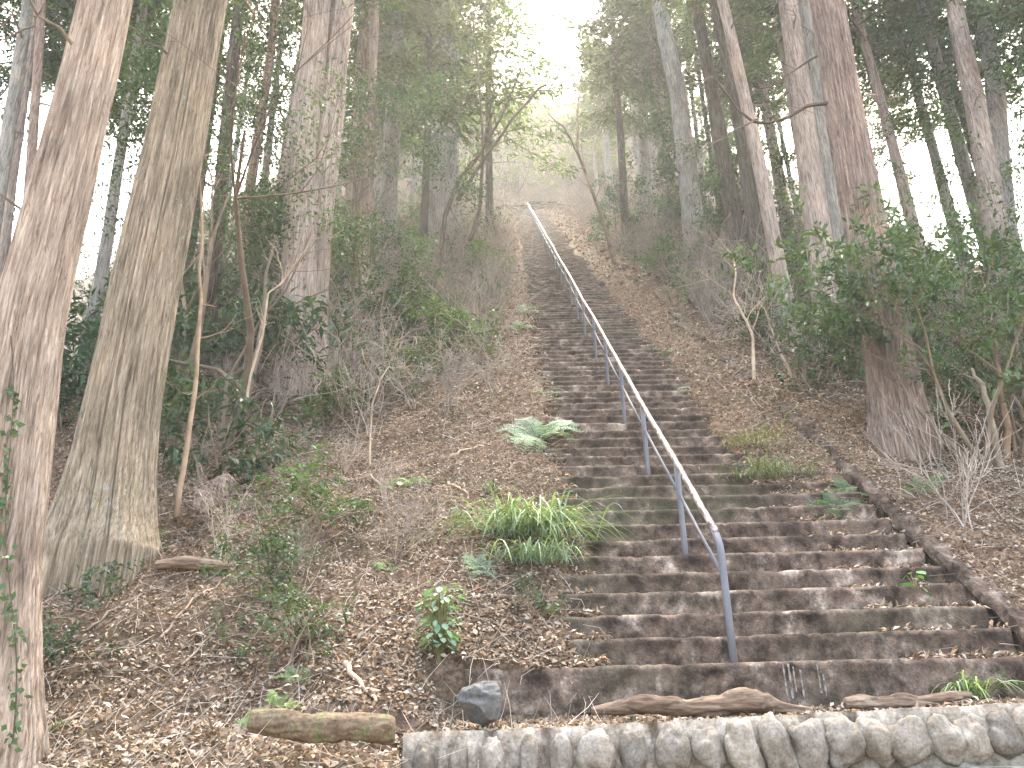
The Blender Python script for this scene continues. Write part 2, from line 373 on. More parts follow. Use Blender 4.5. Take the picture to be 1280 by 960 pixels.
def kerb_mesh(seed):
    n = 40; prof = [(0, -.45), (-.01, -.2), (.0, -.1), (-.01, -.03), (.0, .03), (.03, .06), (.09, .062), (.16, .058), (.22, .06), (.25, .03), (.25, -.45)]
    y = np.linspace(0.02, 1.2, n); V = np.zeros((len(prof), n, 3))
    for k, (x, z) in enumerate(prof):
        V[k, :, 0] = x + .05 * fbm(y * 4, 0 * y + k * .3, seed, 61) + .02 * fbm(y * 17, 0 * y + k, seed, 64); V[k, :, 1] = y
        V[k, :, 2] = z + RISE / TREAD * y + (.06 * fbm(y * 5, 0 * y + k * .4, seed, 62) + .03 * fbm(y * 19, 0 * y + k, seed, 65) - .22 * np.clip(vn(y * 3, 0 * y + k * .2, seed, 63) - .55, 0, 1) if z > 0 else 0)
    q = grid_quads(len(prof), n)
    V = V.reshape(-1, 3); me = MB(); me.add(V, q)
    for e in (0, n - 1):
        idx = [k * n + e for k in range(len(prof))]
        me.Q.append(np.array([[idx[0], idx[2], idx[9], idx[10]], [idx[2], idx[4], idx[9], idx[9]], [idx[4], idx[5], idx[8], idx[9]]]))
    b = bpy.data.meshes.new('kerb'); Vv = np.concatenate(me.V); F = [tuple(dict.fromkeys(map(int, r))) for Q in me.Q for r in Q]
    b.from_pydata([tuple(v) for v in Vv], [], F); b.update(); ca = b.color_attributes.new('Col', 'FLOAT_COLOR', 'POINT'); ca.data.foreach_set('color', np.ones(len(Vv) * 4, np.float32)); b.materials.append(M['step']); return b
kerbs = [kerb_mesh(k) for k in range(6)]
for k in range(41):
    y = .02 + k * 1.225 - .3
    if k in (6, 9, 10, 13, 17, 22, 23): continue
    o = obj('kerb', kerbs[k % 6], stairs, (KX + random.uniform(-.03, .03), y, nose(Y0 + y) - EZ + random.uniform(-.03, .05)))
    o.rotation_euler = (0, random.uniform(-.12, .08), random.uniform(-.04, .04))

# ------------------------------------------------------------------ handrail
def railz(Y): return nose(Y)
rail = thing('handrail', (RAILX, Y0 + .12, H0), 'blue-grey steel pipe handrail with peeling top rail running up the middle of the stairs', 'handrail')
PH = .88
post_steps = [0] + [5.5 + 6 * k for k in range(32)]
def loc_(Y, Z, x=0): return (x, Y - (Y0 + .12), Z - H0)
pmesh = MB(); V, Q = tube([(0, 0, -.35), (0, 0, .2), (0, 0, .5), (0, 0, PH)], [.026] * 4, 12, True); pmesh.add(V, Q); pmesh = pmesh.mesh('post', M['post_paint'], True)
tops = []
for k, n in enumerate(post_steps):
    st = int(n); Y = Y0 + st * TREAD + .12; Z = H0 + st * RISE; dx = random.uniform(-.012, .012)
    if k: obj('post', pmesh, rail, loc_(Y, Z, dx))
    tops.append((dx, Y, Z + PH))
tops = np.array(tops)
# first post bends over into the top rail
P0 = np.array(tops[0]); d = nrm(tops[1] - P0)
pts = [(P0[0], P0[1], H0 - .35), (P0[0], P0[1], H0 + .4), (P0[0], P0[1], P0[2] - .10), (P0[0], P0[1] + .012, P0[2] - .045), (P0[0], P0[1] + .05, P0[2] + .01), tuple(P0 + d * .14 + [0, .0, .0])]
V, Q = tube([loc_(p[1], p[2], p[0]) for p in pts], [.027] * 6, 14, True); b = MB(); b.add(V, Q); obj('end_post', b.mesh('end_post', M['post_paint'], True), rail)
tp = [P0 + d * .10] + [t for t in tops[1:]] + [tops[-1] + d * .8]
fine = []
for a, c in zip(tp[:-1], tp[1:]):
    for t in np.linspace(0, 1, 9)[:-1]: fine.append(a * (1 - t) + c * t + rng.normal(size=3) * .0018)
fine.append(tp[-1])
V, Q = tube([loc_(p[1], p[2], p[0]) for p in fine], [.0265] * len(fine), 12, True); b = MB(); b.add(V, Q); obj('top_rail', b.mesh('top_rail', M['rail_paint'], True), rail)
mid = [np.array(t) - [0, 0, .30] for t in tops]
mid[0] = mid[0] + [0, 0, .02]
for a, c in zip(mid[:-1], mid[1:]):
    V, Q = tube([loc_(p[1], p[2], p[0]) for p in (a, a * .5 + c * .5 + [0, 0, -.006], c)], [.0135] * 3, 8, True); b = MB(); b.add(V, Q)
    obj('middle_rail', b.mesh('middle_rail', M['post_paint'], True), rail)

# ------------------------------------------------------------------ stone wall
wall = thing('stone_wall', (0, 5.0, 0), 'low retaining wall of rounded river stones set in pale mortar below the stairs', 'wall')
def wl_(X, Y, Z): return (X, Y - 5.0, Z)
def tier(name, ztop, front, back, zb, seed):
    x = np.linspace(WL, WR, 260); prof = []
    V = []
    for k, (yy, zz) in enumerate([(0, 0), (0, .25), (0, .5), (0, .75), (0, .93), (.02, 1.0), (.12, 1.0), (1, 1.0)]):
        y = wall_y(x) + front + (back - front) * (yy if k in (6, 7) else 0) + (yy if k == 5 else 0)
        z = zb + (ztop(x) - zb) * zz
        if k < 6: y = y + .05 * fbm(x * 6, zz * 3 + 0 * x, seed, 71)
        if k >= 4: z = z + .012 * fbm(x * 4, 0 * x + k * .3, seed, 72)
        V.append(np.stack([x, y - 5.0, z], 1))
    V = np.array(V); Vf = V.reshape(-1, 3); q = grid_quads(len(V), 260)[:, ::-1]
    b = MB(); b.add(Vf, q)
    n = len(V)   # left end
    e = [k * 260 for k in range(n)]; base = Vf[e].copy(); back_pt = base.copy(); back_pt[:, 1] = Vf[e[-1]][1]
    b.add(np.concatenate([base, back_pt]), np.array([[k, k + n, k + n + 1, k + 1] for k in range(n - 1)]))
    return obj(name, b.mesh(name, M['mortar']), wall)
T1 = .30
tier('mortar', lambda x: wall_z(x), 0, .30, -.2, 1)
ledge = lambda x: wall_z(x) - T1 - .01
tier('mortar', ledge, -.16, .05, -.2, 2)
def ico_pts(sub):
    import bmesh
    bm = bmesh.new(); bmesh.ops.create_icosphere(bm, subdivisions=sub, radius=1.0)
    v = np.array([x.co[:] for x in bm.verts]); f = np.array([[y.index for y in x.verts] for x in bm.faces]); bm.free(); return v, f
ICO3, ICO4 = ico_pts(4), ico_pts(5)
def pebble(name, rx, ry, rz_, seed, mat, ico=ICO3, rough=.13, sq=2.6, facet=0.0):
    v, f = ico; p = np.sign(v) * np.abs(v) ** (2 / sq); p = p / np.maximum(np.linalg.norm(p, axis=1, keepdims=True), 1e-6) * (1 / np.maximum((np.abs(v) ** sq).sum(1, keepdims=True) ** (1 / sq), 1e-6))
    n = fbm(v[:, 0] * 1.3 + seed, v[:, 1] * 1.3, v[:, 2] * 1.3, 81, 4)
    p = p * (1 + rough * n * 1.6)[:, None]
    if facet:
        r2 = np.random.default_rng(seed)
        for _ in range(9):
            d = nrm(r2.normal(size=3)); k = p @ d; lim = r2.uniform(.62, .85); p = p - np.maximum(k - lim, 0)[:, None] * d
    return fast_mesh(name, p * [rx, ry, rz_], f, mat, smooth=True)
srow = [(531, 33, 2), (574, 22, 0), (613, 30, 0), (661, 22, 2), (700, 24, 3), (745, 46, 0), (793, 32, -3), (839, 38, -4), (882, 36, -12), (927, 42, -14), (970, 36, -12), (1010, 44, -16), (1052, 46, -22), (1096, 38, -24), (1135, 54, -30), (1180, 40, -20), (1216, 46, -22), (1252, 38, -16), (1290, 46, -14), (1335, 44, -10)]
for k, (u, w, tilt) in enumerate(srow):
    d = ray(u, 925); X = d[0] * 5.0 / d[1]; X = float(X * wall_y(X) / 5.0); dep = 5.0
    rx = w * dep / F_PX / 2 * .97
    hh = T1 * .5 * random.uniform(.8, .94)
    o = obj('stone', pebble('stone', rx, random.uniform(.065, .095), hh * random.uniform(.92, 1.12), k + 3, M['stone'], ICO3, .3, 2.35), wall, wl_(X, float(wall_y(X)) - .002, float(wall_z(X)) - T1 * .5 - .012))
    o.rotation_euler = (random.uniform(-.08, .08), R(tilt * .9), random.uniform(-.1, .1))
X = 3.6
while X < WR - .2:
    rx = random.uniform(.09, .14); X += rx
    o = obj('stone', pebble('stone', rx, .09, T1 * .45, int(X * 100), M['stone']), wall, wl_(X, float(wall_y(X)), float(wall_z(X)) - T1 * .5)); o.rotation_euler = (0, R(random.uniform(0, 15)), 0); X += rx + .03
for row in range(3):
    X = WL + .1
    while X < WR - .2:
        rx = random.uniform(.09, .17); X += rx
        o = obj('stone', pebble('stone', rx, .085, random.uniform(.13, .155), int(X * 100) + row * 999, M['stone'], ico_pts(3)), wall, wl_(X, float(wall_y(X)) - .165, float(ledge(X)) - .17 - row * .34))
        o.rotation_euler = (0, R(random.uniform(-20, 20)), 0); X += rx + .025

# rock beside the wall
p = at(603, 893, 5.32)
o = obj('boulder', pebble('boulder', .155, .15, .125, 78, M['grey_rock'], ICO4, .28, 2.6, 1.0), None, (p[0], 5.32, p[2] + .065)); o.rotation_euler = (.2, R(-8), R(35))
tag(o, 'grey angular boulder sitting on the litter by the end of the stone wall', 'rock')
# roots and logs at the foot
def log(name, pix, Y, rpx, mat, label, cat, knots=0.0, dz=0.0, seed=0, lump=.25, dead_end=True):
    P = np.array([at(u, v, Y + (yy if False else 0)) for (u, v) in pix]); t = np.linspace(0, 1, len(P)); tt = np.linspace(0, 1, 110)
    Q_ = np.stack([np.interp(tt, t, P[:, k]) for k in range(3)], 1)
    ker = np.ones(7) / 7
    for k in range(3):
        pad = np.concatenate([np.full(3, Q_[0, k]), Q_[:, k], np.full(3, Q_[-1, k])]); Q_[:, k] = np.convolve(pad, ker, 'valid')
    rr = np.interp(tt, t, np.array(rpx) * depth(Y, EZ) / F_PX)
    V, q = tube(Q_, rr, 40, True)
    ctr = np.repeat(np.concatenate([Q_[:1], Q_, Q_[-1:]]), 40, 0)
    V = ctr + (V - ctr) * (1 + lump * fbm(V[:, 0] * 7, V[:, 1] * 9, V[:, 2] * 9 + seed, 91, 4))[:, None]
    b = MB(); base = np.array([P[:, 0].mean(), Y, Q_[:, 2].min() - rr.max()]); V = V + nrm(V - ctr) * (rr.max() * .22 * np.minimum(np.abs(fbm(V[:, 0] * 5, V[:, 1] * 34, V[:, 2] * 34 + seed, 93, 3)) * 3, 1))[:, None]
    b.add(V - base, q)
    o = obj(name, b.mesh(name, mat, True), None, tuple(base)); tag(o, label, cat); return o
log('fallen_log', [(738, 889), (765, 886), (800, 880), (830, 882), (860, 887), (895, 882), (925, 876), (950, 878), (975, 886), (1018, 890)], 5.42, [2, 5, 9, 10, 8, 11, 14, 12, 6, 2], M['wood'], 'long twisted brown root lying along the foot of the first step', 'log', seed=3, lump=.4)
log('fallen_log', [(1055, 879), (1075, 877), (1100, 880), (1130, 876), (1150, 878), (1195, 870), (1215, 868)], 5.40, [5, 8, 7, 9, 5, 5, 1], M['wood'], 'short broken brown branch lying beside the long twisted root', 'log', seed=8)
log('fallen_log', [(312, 900), (350, 903), (390, 911), (440, 908), (485, 912), (493, 912)], 4.75, [11, 14, 15, 14, 15, 12], M['mossy'], 'mossy log lying on the bank left of the stone wall', 'log', seed=15, lump=.3)
log('fallen_log', [(238, 640), (262, 622), (285, 604), (292, 598)], 7.6, [16, 15, 12, 9], M['bark_red'], 'short rotten log leaning on the slope beside the furrowed cedar', 'log', seed=21)
log('fallen_log', [(195, 706), (235, 703), (270, 708), (285, 706)], 6.9, [5, 8, 7, 4], M['wood'], 'dark stub of a fallen branch below the furrowed cedar', 'log', seed=25)

# ------------------------------------------------------------------ trees: trunks
def trunk_mesh(path, r0, H, mat, nth=40, nz=70, flare=.5, furrow=.02, seed=0, lobes=.25, kz=.35, k=9.0):
    """path: function z -> (x, y) offsets; local, base at z=0"""
    z = np.concatenate([np.linspace(-.6, 1.2, nz // 3, endpoint=False), np.linspace(1.2, H, nz - nz // 3)])
    th = np.arange(nth) * 2 * math.pi / nth
    Zg, T = np.meshgrid(z, th, indexing='ij')
    zz = np.clip(Zg, 0, None)
    rad = r0 * (1 - .55 * zz / H) * (1 + flare * np.exp(-zz / (r0 * 1.6)) * (1 + lobes * 2 * fbm(np.cos(T) * 1.6, np.sin(T) * 1.6, seed, 101, 2)))
    cx, cy = np.cos(T) * r0, np.sin(T) * r0
    rid = np.abs(fbm(cx * k / r0 * .45 + .05 * Zg, cy * k / r0 * .45, Zg * kz + seed, 103, 2))
    rid2 = np.abs(fbm(cx * k / r0, cy * k / r0, Zg * kz * 2.5 + seed, 104, 2))
    lump = fbm(cx / r0 * .9, cy / r0 * .9, Zg * .5 + seed, 105, 3)
    rad = rad + furrow * (np.minimum(rid * 3, 1) - .5) + furrow * .6 * (np.minimum(rid2 * 3, 1) - .5) + r0 * .09 * lump
    X, Yy = path(z)
    V = np.stack([X[:, None] + rad * np.cos(T), Yy[:, None] + rad * np.sin(T), Zg], -1)
    return fast_mesh('trunk', V.reshape(-1, 3), grid_quads(len(z), nth, True)[:, ::-1], mat, smooth=True)

GREENS = {'cedar': ((.065, .085, .045), (.12, .145, .075)), 'dark': ((.042, .072, .044), (.088, .13, .074)),
          'mid': ((.065, .11, .052), (.13, .19, .09)), 'yellow': ((.12, .15, .05), (.20, .23, .08))}
def crown_cedar(seed, H=11.0, rad=2.6, nb=56, ncl=13, nl=16, pal='cedar', droop=.35):
    r = np.random.default_rng(seed); b = MB(); Cs, Ds, Cc = [], [], []
    lo, hi = map(np.array, GREENS[pal])
    twigs = MB()
    for k in range(nb):
        zt = (k + r.random()) / nb; z = zt * H; L = rad * (1.0 - .75 * zt ** 1.3) * r.uniform(.55, 1.15); a = k * 2.4 + r.normal() * .4
        n = ncl; s = np.linspace(.25, 1, n)
        up = r.uniform(-.25, .35) - droop * .3
        p = np.stack([np.cos(a) * L * s, np.sin(a) * L * s, z + L * (up * s - droop * s ** 2 * .5 + .22 * s ** 3)], 1)
        V, q = tube(np.concatenate([[[0, 0, z]], p[::3], p[-1:]]), np.linspace(.035, .008, len(p[::3]) + 2), 3); twigs.add(V, q, (.5, .45, .4))
        tone = r.uniform(.55, 1.25)
        for j in range(n):
            w = .16 + .42 * (1 - s[j] * .4)
            c = p[j] + r.normal(size=(nl, 3)) * [w * .55, w * .55, w * .32]
            d = nrm(np.stack([np.cos(a) + r.normal(size=nl) * .7, np.sin(a) + r.normal(size=nl) * .7, -.35 + r.normal(size=nl) * .45], 1))
            Cs.append(c); Ds.append(d); m = r.random((nl, 1)); Cc.append((lo * (1 - m) + hi * m) * tone * r.uniform(.7, 1.3))
    C, D, K = np.concatenate(Cs), np.concatenate(Ds), np.concatenate(Cc); n = len(C)
    N = nrm(r.normal(size=(n, 3)) + [0, 0, .6]); Lf = r.uniform(.13, .30, n)
    V, q = leaves(C, D, N, Lf, Lf * r.uniform(.16, .34, n), .25, .1)
    b.add(V, q, np.repeat(K, 4, 0))
    return b.mesh('crown', M['cedar']), twigs.mesh('crown_branches', M['twig'])
CEDARS = [crown_cedar(200 + k, rad=2.2 + .35 * (k % 4), pal='cedar' if k % 3 else 'mid') for k in range(6)]
def snag_mesh(seed, L=1.1):
    r = np.random.default_rng(seed); b = MB(); l = L * r.uniform(.5, 1.3); q_ = np.linspace(0, 1, 7)
    p = np.stack([l * q_, .07 * r.normal(size=7) * q_, l * (.25 * q_ - .45 * q_ ** 2) + .05 * r.normal(size=7) * q_], 1)
    V, q = tube(p, np.linspace(.022, .004, 7), 4); b.add(V, q, (.6, .55, .5))
    for j in (3, 4, 5):
        d = np.array([.5, r.choice([-1, 1]) * .7, r.normal() * .3]) * l * .3
        V, q = tube(np.stack([p[j], p[j] + d * .5 + [0, 0, -.02], p[j] + d]), [.009, .006, .003], 3); b.add(V, q, (.6, .55, .5))
    return b.mesh('dead_branch', M['twig'])
SNAGS = [snag_mesh(300 + k) for k in range(6)]
ctr = [0]
def cedar(base, pts, r0, H, mat, label, group=None, crown=True, crown_at=None, hi=0, flare=.5, furrow=.02, cscale=1.0, snags=True, name='cedar_tree', **kw):
    """pts: list of (x, z) world points of the trunk axis at the depth of the base"""
    ctr[0] += 1; k = ctr[0]
    t = thing(name, tuple(base), label, 'tree', group)
    px = np.array([p[0] for p in pts]) - base[0]; pz = np.array([p[1] for p in pts]) - base[2]
    o_ = np.argsort(pz); px, pz = px[o_], pz[o_]
    sl = (px[-1] - px[-2]) / max(pz[-1] - pz[-2], .1)
    def path(z):
        x = np.interp(z, pz, px); x = np.where(z > pz[-1], px[-1] + sl * (z - pz[-1]), x)
        ker = np.ones(5) / 5; pad = np.concatenate([[x[0]] * 2, x, [x[-1] + (x[-1] - x[-2])] * 2]); return np.convolve(pad, ker, 'valid'), .05 * fbm(z * .3, 0 * z, k, 7, 2)
    nth, nz = {0: (20, 40), 1: (56, 110), 2: (380, 260)}[hi]
    obj('trunk', trunk_mesh(path, r0, H, mat, nth, nz, flare, furrow, k * 3.1, **kw), t)
    hc = crown_at if crown_at is not None else H * .48
    xo = float(path(np.linspace(hc, H, 8))[0][3])
    if crown:
        s = (H - hc) / 10.5; me, tw = CEDARS[k % 6]
        c = obj('crown', me, t, (xo, 0, hc), k * 1.3, (s * cscale * 1.05, s * cscale * 1.05, s)); tag(obj('branches', tw, c), kind='stuff')
    if snags:
        zs_ = np.linspace(-.5, H, 200); xs_, ys_ = path(zs_)
        for j in range(5):
            z0 = max(hc - 6.0, 2.0) + j * 1.15 + random.random(); obj('dead_branch', SNAGS[(k + j) % 6], t, (float(np.interp(z0, zs_, xs_)), 0, z0), k * 2.1 + j * 2.4, random.uniform(.7, 1.3))
    return t
def hero(pix, wpx, H, mat, label, Y=None, vis_base=None, **kw):
    """pix: trunk axis in photograph pixels from the base upward"""
    b = gnd(*pix[0]) if Y is None else None
    if Y is None: Y = b[1]
    pts = [at(u, v, Y) for (u, v) in pix]
    x0 = pts[0][0]; z0 = gz(x0, Y)
    zm = pts[len(pts) // 2][2]; r0 = wpx * depth(Y, zm) / F_PX / 2 * 1.08
    return cedar((x0, Y, z0), [(p[0], p[2]) for p in pts], r0, H, mat, label, **kw)

# the two great trunks on the left
hero([(-12, 925), (-2, 700), (38, 400), (88, 200), (136, 0)], 79, 17, M['bark_tan'], 'thick tan cedar with flaky bark and ivy on its foot, leaning on the bank', Y=5.0, hi=2, furrow=.016, crown_at=10, flare=.32, kz=.7, k=24)
hero([(128, 690), (150, 520), (184, 340), (213, 200), (252, 0)], 76, 20, M['bark_furrow'], 'broad cedar with deeply furrowed bark and white lichen spots on the left bank', Y=7.2, hi=2, furrow=.026, crown_at=11, flare=.62, kz=.22, k=34)
# right bank
hero([(1128, 560), (1112, 450), (1090, 340), (1066, 200), (1034, 0)], 50, 20, M['bark_red'], 'big reddish-brown cedar rising out of the glossy evergreen on the right bank', Y=9.4, hi=2, furrow=.024, crown_at=10.5, flare=.45, kz=.3, k=20)
hero([(1040, 425), (1028, 330), (1008, 180), (984, 0)], 29, 21, M['bark_pink'], 'pale smooth cedar beside the big reddish cedar right of the stairs', Y=14.3, hi=1, furrow=.012, crown_at=12, flare=.3)
hero([(1060, 385), (1046, 300), (1022, 150), (1002, 0)], 25, 21, M['bark_grey'], 'dark grey furrowed cedar standing just behind the pale smooth cedar', Y=15.8, hi=1, furrow=.03, crown_at=12, flare=.3)
hero([(992, 425), (972, 330), (948, 200), (903, 0)], 17, 18, M['bark_pink'], 'slender pink-grey cedar leaning over towards the stairs on the right', Y=13.9, hi=1, furrow=.01, crown_at=11)
hero([(957, 400), (945, 300), (925, 150), (893, 0)], 16, 20, M['bark_dark'], 'dark thin cedar standing close behind the slender pink-grey one', Y=17, hi=1, furrow=.015, crown_at=11.5)
hero([(1246, 300), (1236, 220), (1214, 110), (1192, 0)], 25, 20, M['bark_pink'], 'tall pinkish cedar with a forked neighbour at the far right of the wood', Y=15, hi=1, furrow=.018, crown_at=12)
hero([(1258, 300), (1250, 200), (1244, 100), (1222, 0)], 24, 20, M['bark_grey'], 'grey cedar growing against the tall pinkish cedar at the far right', Y=16.2, hi=1, furrow=.018, crown_at=12)
hero([(872, 335), (862, 230), (848, 120), (822, 0)], 24, 22, M['bark_grey'], 'pale grey cedar above the thicket near the right side of the stairs', Y=24, hi=1, furrow=.02, crown_at=12.5)
hero([(806, 235), (804, 170), (795, 60), (788, 0)], 15, 20, M['bark_grey'], 'whitish slim cedar behind the dark evergreen high on the right', Y=33, hi=0, furrow=.02, crown_at=11)
hero([(932, 372), (922, 300), (905, 200), (880, 60)], 20, 20, M['bark_dark'], 'shaded cedar trunk in the thicket between the grey and pink cedars', Y=20, hi=0, furrow=.02, crown_at=12)
# left bank
hero([(370, 488), (372, 420), (374, 330), (375, 200), (392, 60), (397, 0)], 40, 20, M['bark_pink'], 'left stem of the twin pink-barked cedar beyond the furrowed one', Y=11.5, hi=1, furrow=.03, crown_at=11.5, flare=.28, kz=.3, k=16)
hero([(388, 470), (388, 400), (394, 300), (409, 180), (421, 60), (428, 0)], 34, 20, M['bark_pink'], 'right stem of the twin pink-barked cedar beyond the furrowed one', Y=11.75, hi=1, furrow=.03, crown_at=11.5, flare=.22, kz=.3, k=16)
hero([(340, 360), (347, 280), (357, 200), (380, 60), (388, 0)], 15, 20, M['bark_pink'], 'thin cedar just left of the twin pink-barked cedar', Y=15, hi=1, furrow=.014, crown_at=11.5)
hero([(446, 385), (449, 320), (455, 200), (463, 60), (466, 0)], 22, 21, M['bark_red'], 'cedar with peeling orange-red lower bark left of the bare thicket', Y=17, hi=1, furrow=.03, crown_at=11, flare=.3)
hero([(482, 330), (486, 230), (493, 120), (501, 0)], 21, 23, M['bark_grey'], 'straight silvery cedar beside the peeling orange-red one', Y=23, hi=1, furrow=.012, crown_at=13)
hero([(540, 320), (545, 200), (550, 80), (552, 0)], 20, 22, M['bark_grey'], 'left one of two silver cedars standing together above the bare thicket', Y=25, hi=1, furrow=.02, crown_at=12)
hero([(562, 320), (564, 200), (566, 80), (567, 0)], 19, 22, M['bark_grey'], 'right one of two silver cedars standing together above the bare thicket', Y=26, hi=1, furrow=.02, crown_at=12)
hero([(34, 300), (40, 200), (48, 80), (52, 0)], 11, 17, M['bark_red'], 'thin straight red-brown trunk behind the tan cedar', Y=8.2, hi=1, furrow=.006, crown_at=9.5)
hero([(-14, 330), (5, 200), (25, 80), (36, 0)], 16, 20, M['bark_grey'], 'pale grey cedar beyond the thin red-brown trunk', Y=11.5, hi=1, furrow=.012, crown_at=11)
hero([(2, 330), (14, 220), (32, 100), (46, 0)], 13, 20, M['bark_pink'], 'buff cedar standing behind the thin red-brown trunk', Y=12.4, hi=1, furrow=.012, crown_at=11)
hero([(52, 260), (66, 150), (84, 70), (98, 0)], 10, 18, M['bark_dark'], 'dark leaning trunk between the tan cedar and the thin red-brown trunk', Y=13, hi=1, furrow=.01, crown_at=10.5)
hero([(130, 330), (150, 190), (163, 110), (180, 0)], 13, 20, M['bark_grey'], 'grey trunk seen in the gap between the tan and furrowed cedars', Y=14, hi=1, furrow=.012, crown_at=11)
hero([(262, 400), (272, 280), (285, 150), (300, 0)], 15, 20, M['bark_dark'], 'dark vine-hung trunk close behind the furrowed cedar', Y=12.6, hi=1, furrow=.02, crown_at=10)
hero([(300, 330), (318, 200), (335, 90), (346, 0)], 12, 20, M['bark_red'], 'slim brown trunk between the furrowed cedar and the twin cedar', Y=16, hi=0, furrow=.012, crown_at=10.5)

hero([(612, 330), (612, 230), (610, 120), (612, 0)], 9, 17, M['bark_dark'], 'thin dark cedar with low fine foliage edging the gap left of the upper stairs', Y=27, hi=0, furrow=.01, crown_at=6.0, cscale=1.25)
hero([(528, 330), (532, 230), (536, 120), (538, 0)], 9, 17, M['bark_dark'], 'thin cedar with dense fine foliage behind the bent leafless tree', Y=21, hi=0, furrow=.01, crown_at=6.5, cscale=1.2)
hero([(782, 300), (778, 200), (770, 100), (764, 0)], 10, 17, M['bark_dark'], 'thin dark cedar with fine foliage edging the gap right of the upper stairs', Y=29, hi=0, furrow=.01, crown_at=7.5, cscale=1.2)
# limb on the big reddish cedar
b = MB(); Yl = 9.38
def pix_tube(b, pix, Y, r0, r1, sides=6, c=(1, 1, 1), base=(0, 0, 0), yj=0.0, seed=0):
    P = np.array([at(u, v, Y) for u, v in pix]); n = 6 * len(P); t = np.linspace(0, 1, len(P)); tt = np.linspace(0, 1, n)
    Q_ = np.stack([np.interp(tt, t, P[:, k]) for k in range(3)], 1); Q_[:, 1] += yj * tt * fbm(tt * 4, 0 * tt, seed, 5)
    Q_[:, 0] += .012 * fbm(tt * 12, 0 * tt, seed + .5, 6); Q_[:, 2] += .012 * fbm(tt * 12, 0 * tt, seed + .9, 7)
    V, q = tube(Q_, np.linspace(r0, r1, n), sides); b.add(V - np.array(base), q, c); return Q_
big = [o for o in bpy.data.objects if o.get('label', '').startswith('big reddish')][0]
bb = tuple(big.location)
pix_tube(b, [(1078, 122), (1050, 128), (1028, 131), (1008, 134), (985, 146), (960, 151), (945, 149), (925, 138), (905, 118), (890, 100), (872, 103), (858, 80)], Yl, .035, .008, 7, (.25, .22, .2), bb, .4, 1)
pix_tube(b, [(945, 149), (920, 162), (895, 178), (868, 192), (845, 205)], Yl, .014, .004, 5, (.4, .4, .35), bb, .4, 2)
pix_tube(b, [(905, 118), (895, 145), (892, 190)], Yl, .006, .002, 4, (.3, .3, .3), bb, .2, 3)
obj('limb', b.mesh('limb', M['twig'], True), big)

# ------------------------------------------------------------------ background forest
FILL_TR = []
def filler(x, y, label, group, H, r0, mat, k):
    z = gz(x, y); lean = random.uniform(-.02, .02)
    return cedar((x, y, z), [(x, z), (x + lean * 8, z + 8), (x + lean * 9, z + 9)], r0, H, mat, label, group, hi=0, furrow=.012, crown_at=H * random.uniform(.42, .56), cscale=random.uniform(.8, 1.1), snags=k % 2 == 0, flare=.3)
placed = [(o.location.x, o.location.y) for o in bpy.data.objects if o.get('category') == 'tree']
def try_spots(n, x0, x1, y0, y1, dmin):
    out = []; tries = 0
    while len(out) < n and tries < 4000:
        tries += 1; x, y = random.uniform(x0, x1), random.uniform(y0, y1)
        if all((x - a) ** 2 + (y - c) ** 2 > dmin ** 2 for a, c in placed): out.append((x, y)); placed.append((x, y))
    return out
bmats = [M['bark_grey'], M['bark_pink'], M['bark_grey'], M['bark_dark'], M['bark_red']]
bnames = {'bark_grey': 'grey', 'bark_pink': 'pinkish', 'bark_dark': 'dark', 'bark_red': 'red-brown'}
def wood(n, x0, x1, y0, y1, dmin, h, rr, where, nm):
    for k, (x, y) in enumerate(try_spots(n, x0, x1, y0, y1, dmin)):
        m = bmats[k % nm]; r0 = random.uniform(*rr); th = 'stout' if r0 > (rr[0] + rr[1]) / 2 else 'slim'
        filler(x, y, '%s %s-barked cedar %s' % (th, bnames[m.name], where), '%s %s cedars %s' % (th, bnames[m.name], where), random.uniform(*h), r0, m, k)
wood(19, -15, -3.4, 19, 42, 2.0, (16, 22), (.13, .24), 'deep in the wood left of the stairs', 5)
wood(19, 7.4, 18.5, 19, 42, 2.0, (16, 22), (.13, .24), 'deep in the wood right of the stairs', 5)
wood(15, -13, -2.6, 42, 60, 2.0, (13, 19), (.10, .2), 'near the top of the slope left of the stairs', 3)
wood(15, 6.6, 17, 42, 60, 2.0, (13, 19), (.10, .2), 'near the top of the slope right of the stairs', 3)
wood(4, -13, -8, 12, 19, 2.2, (17, 21), (.12, .2), 'in the shaded hollow beyond the furrowed cedar', 5)
wood(5, 9.5, 16, 12, 19, 2.0, (17, 21), (.1, .18), 'in the undergrowth beyond the big reddish cedar', 5)
wood(9, -14, -1, YTOP + 6, YTOP + 24, 2.2, (9, 14), (.07, .12), 'on the ridge above the dirt bank, left of the gap', 2)
wood(9, 5, 18, YTOP + 6, YTOP + 24, 2.2, (9, 14), (.07, .12), 'on the ridge above the dirt bank, right of the gap', 2)

# ------------------------------------------------------------------ small leafy trees and shrubs
def branchy(r, p0, d0, L, rad, depth_, out, tips, nseg=5, spread=.6, nchild=(2, 4), up=.1, wig=.18):
    p = np.array(p0, float); d = nrm(d0); P = [p.copy()]; Rr = [rad]
    for s in range(nseg):
        d = nrm(d + r.normal(size=3) * wig + [0, 0, up * .3]); p = p + d * L / nseg; P.append(p.copy()); Rr.append(rad * (1 - .78 * (s + 1) / nseg))
    out.append((np.array(P), np.array(Rr)))
    if depth_ <= 0: tips.append((P[-1], d)); tips.append((P[-2], d)); return
    for _ in range(r.integers(*nchild) + 1):
        q = r.uniform(.35, 1); i = int(q * nseg); i = min(max(i, 1), nseg)
        nd = nrm(d + r.normal(size=3) * spread + [0, 0, up])
        branchy(r, P[i], nd, L * r.uniform(.5, .8), Rr[i] * .62, depth_ - 1, out, tips, nseg, spread, nchild, up, wig)
